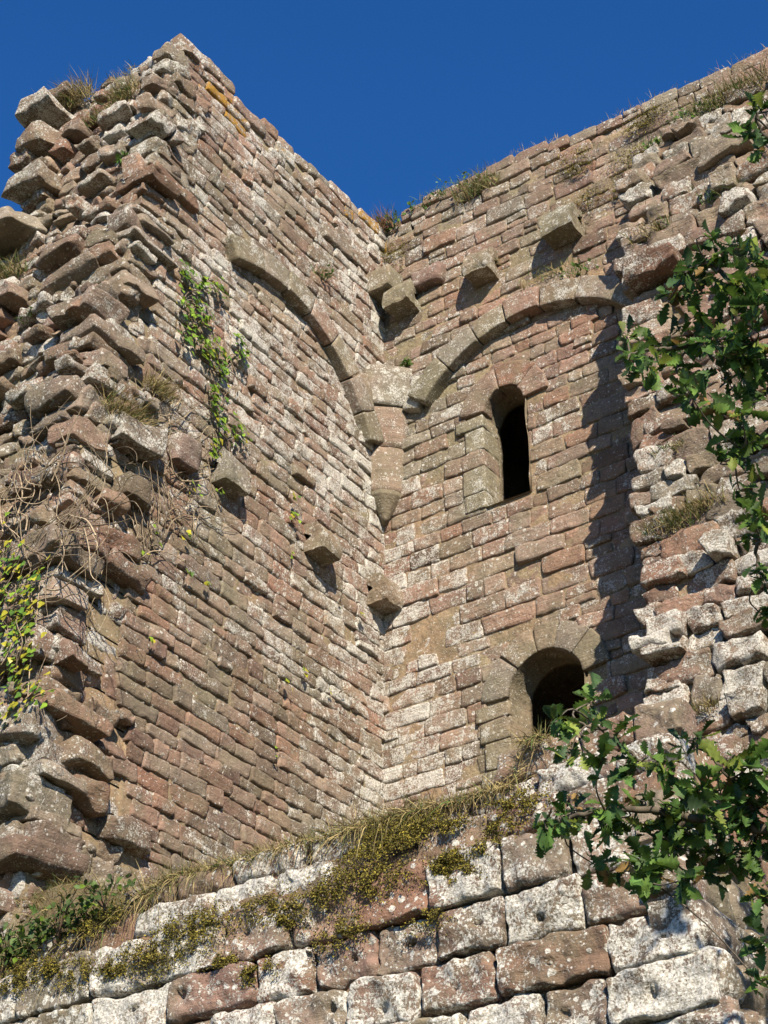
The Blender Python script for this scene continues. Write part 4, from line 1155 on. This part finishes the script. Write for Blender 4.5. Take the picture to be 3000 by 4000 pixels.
LOW = [(7.47, -8.82, 5.85), (7.86, -9.95, 5.13), (7.54, -9.19, 5.48), (7.77, -9.39, 5.40), (7.84, -9.30, 5.37), (7.57, -9.31, 5.30), (7.92, -9.67, 5.05), (7.78, -9.17, 5.23), (7.98, -9.29, 5.19), (7.64, -8.23, 5.81), (8.09, -8.95, 5.41), (8.22, -9.01, 5.23), (8.30, -8.94, 5.22), (8.02, -9.18, 5.17), (7.57, -9.44, 4.95), (7.42, -9.30, 4.99), (7.45, -9.04, 5.17), (7.68, -9.15, 5.09), (7.66, -8.80, 5.26), (7.90, -9.02, 5.08), (8.00, -8.92, 5.14), (7.95, -8.49, 5.32), (8.16, -8.67, 5.15), (7.70, -9.16, 4.95), (7.79, -9.02, 4.98), (7.82, -8.78, 5.06), (7.79, -8.39, 5.26), (8.16, -8.86, 4.94), (7.66, -9.05, 4.86), (7.40, -8.79, 4.99), (7.83, -9.16, 4.78), (7.87, -8.96, 4.86), (7.84, -8.63, 5.01), (7.98, -8.64, 4.95), (8.15, -8.71, 4.88), (7.62, -8.72, 4.82), (8.20, -9.54, 4.48), (7.87, -8.52, 4.90), (7.82, -9.15, 4.70), (8.32, -9.09, 4.50), (8.18, -8.64, 4.90), (8.02, -8.42, 4.56)]
UPP = [(9.22, -10.08, 7.93), (9.18, -10.15, 7.71), (9.11, -9.85, 7.88), (8.79, -9.73, 7.60), (8.76, -9.34, 7.84), (8.87, -9.40, 7.65), (8.57, -9.65, 7.53), (8.60, -9.41, 7.72), (8.80, -9.59, 7.39), (8.93, -9.66, 7.19), (8.43, -9.52, 7.51), (8.54, -9.48, 7.52), (8.68, -9.56, 7.30), (8.82, -9.59, 7.12), (8.47, -9.49, 7.33), (8.81, -10.00, 6.77), (8.63, -9.21, 7.30), (8.17, -9.57, 7.39), (8.37, -9.94, 6.90), (8.24, -9.53, 7.18), (8.37, -9.71, 6.97), (8.27, -9.39, 7.37), (8.58, -9.84, 6.70), (8.56, -9.53, 6.86), (8.53, -9.13, 7.16), (8.58, -8.96, 7.21), (8.77, -9.68, 6.54), (8.51, -9.25, 6.69), (8.52, -8.99, 6.79), (8.67, -9.24, 6.71), (8.32, -8.65, 6.89), (8.62, -9.22, 6.34), (8.40, -8.82, 6.50), (8.51, -9.05, 6.11), (8.24, -8.36, 6.30), (8.54, -9.18, 6.86)]
def oak_leaves(centres, seed, per, size):
    rng = np.random.default_rng(seed); accT, accL = Acc(), Acc()
    for c in centres:
        c = np.array(c)
        near = ND[np.argmin(np.linalg.norm(ND - c, axis=1) + 0.3 * np.abs(ND[:, 2] - c[2]))]
        tube(accT, [near, near * 0.5 + c * 0.5 + rng.normal(0, 0.04, 3), c], [0.006, 0.004, 0.003], BK * 1.2, 5)
        m = int(per * rng.uniform(0.75, 1.3))
        sz = rng.uniform(0.75, 1.2)
        tw = unit(c - near)
        f = rng.random(m) ** 0.7
        b = c - tw * (1 - f)[:, None] * 0.12 + rng.normal(0, 0.02, (m, 3))
        ax_ = tw * 0.55 + rng.normal(0, 0.75, (m, 3)) + np.array([0, 0, -0.1])
        nrm = np.array([0.15, -0.25, 0.9]) + rng.normal(0, 0.55, (m, 3))
        cols = mixcol(rng, m, [np.array([0.062, 0.122, 0.028]), np.array([0.088, 0.155, 0.026]), np.array([0.040, 0.080, 0.028]), np.array([0.16, 0.20, 0.035]), np.array([0.24, 0.15, 0.05])], [4, 3.5, 2.0, 1.3, 0.4], 0.28)
        leaves(accL, b, ax_, nrm, sz * size * rng.uniform(0.6, 1.25, m), cols, rng, OAK, 0.3, 0.5)
    accT.build("twig", M_BARK, oak)
    return accL.build("foliage", M_LEAF, oak)
def fill(a, b, n, sd):
    r_ = np.random.default_rng(sd); a = np.array(a); b = np.array(b)
    return [a + (b - a) * r_.random() + r_.normal(0, 0.14, 3) for _ in range(n)]
LOW = LOW + fill((8.3, -8.75, 5.35), (8.4, -8.7, 4.3), 12, 1) + fill((7.75, -9.05, 5.15), (8.25, -8.75, 4.95), 10, 2)
UPP = UPP + fill((8.95, -9.35, 7.5), (8.75, -8.9, 6.3), 14, 3) + fill((8.6, -9.5, 7.5), (8.85, -9.4, 6.8), 14, 4)
oak_leaves(LOW, 62, 14, 0.108)
oak_leaves(UPP, 63, 14, 0.108)
# rest of the crown, outside the picture to the right
rng = np.random.default_rng(64)
cr = []
while len(cr) < 260:
    p = np.array([10.4, -7.6, 7.4]) + rng.normal(0, 1, 3) * np.array([0.8, 0.95, 1.3])
    q = p - np.array(CAM); fw = q @ np.array([-0.5736, 0.8192, 0]); rt = q @ np.array([0.8192, 0.5736, 0])
    if rt > 0.232 * (fw * 0.829 + q[2] * 0.559) + 0.22: cr.append(p)
oak_leaves(cr, 65, 10, 0.13)
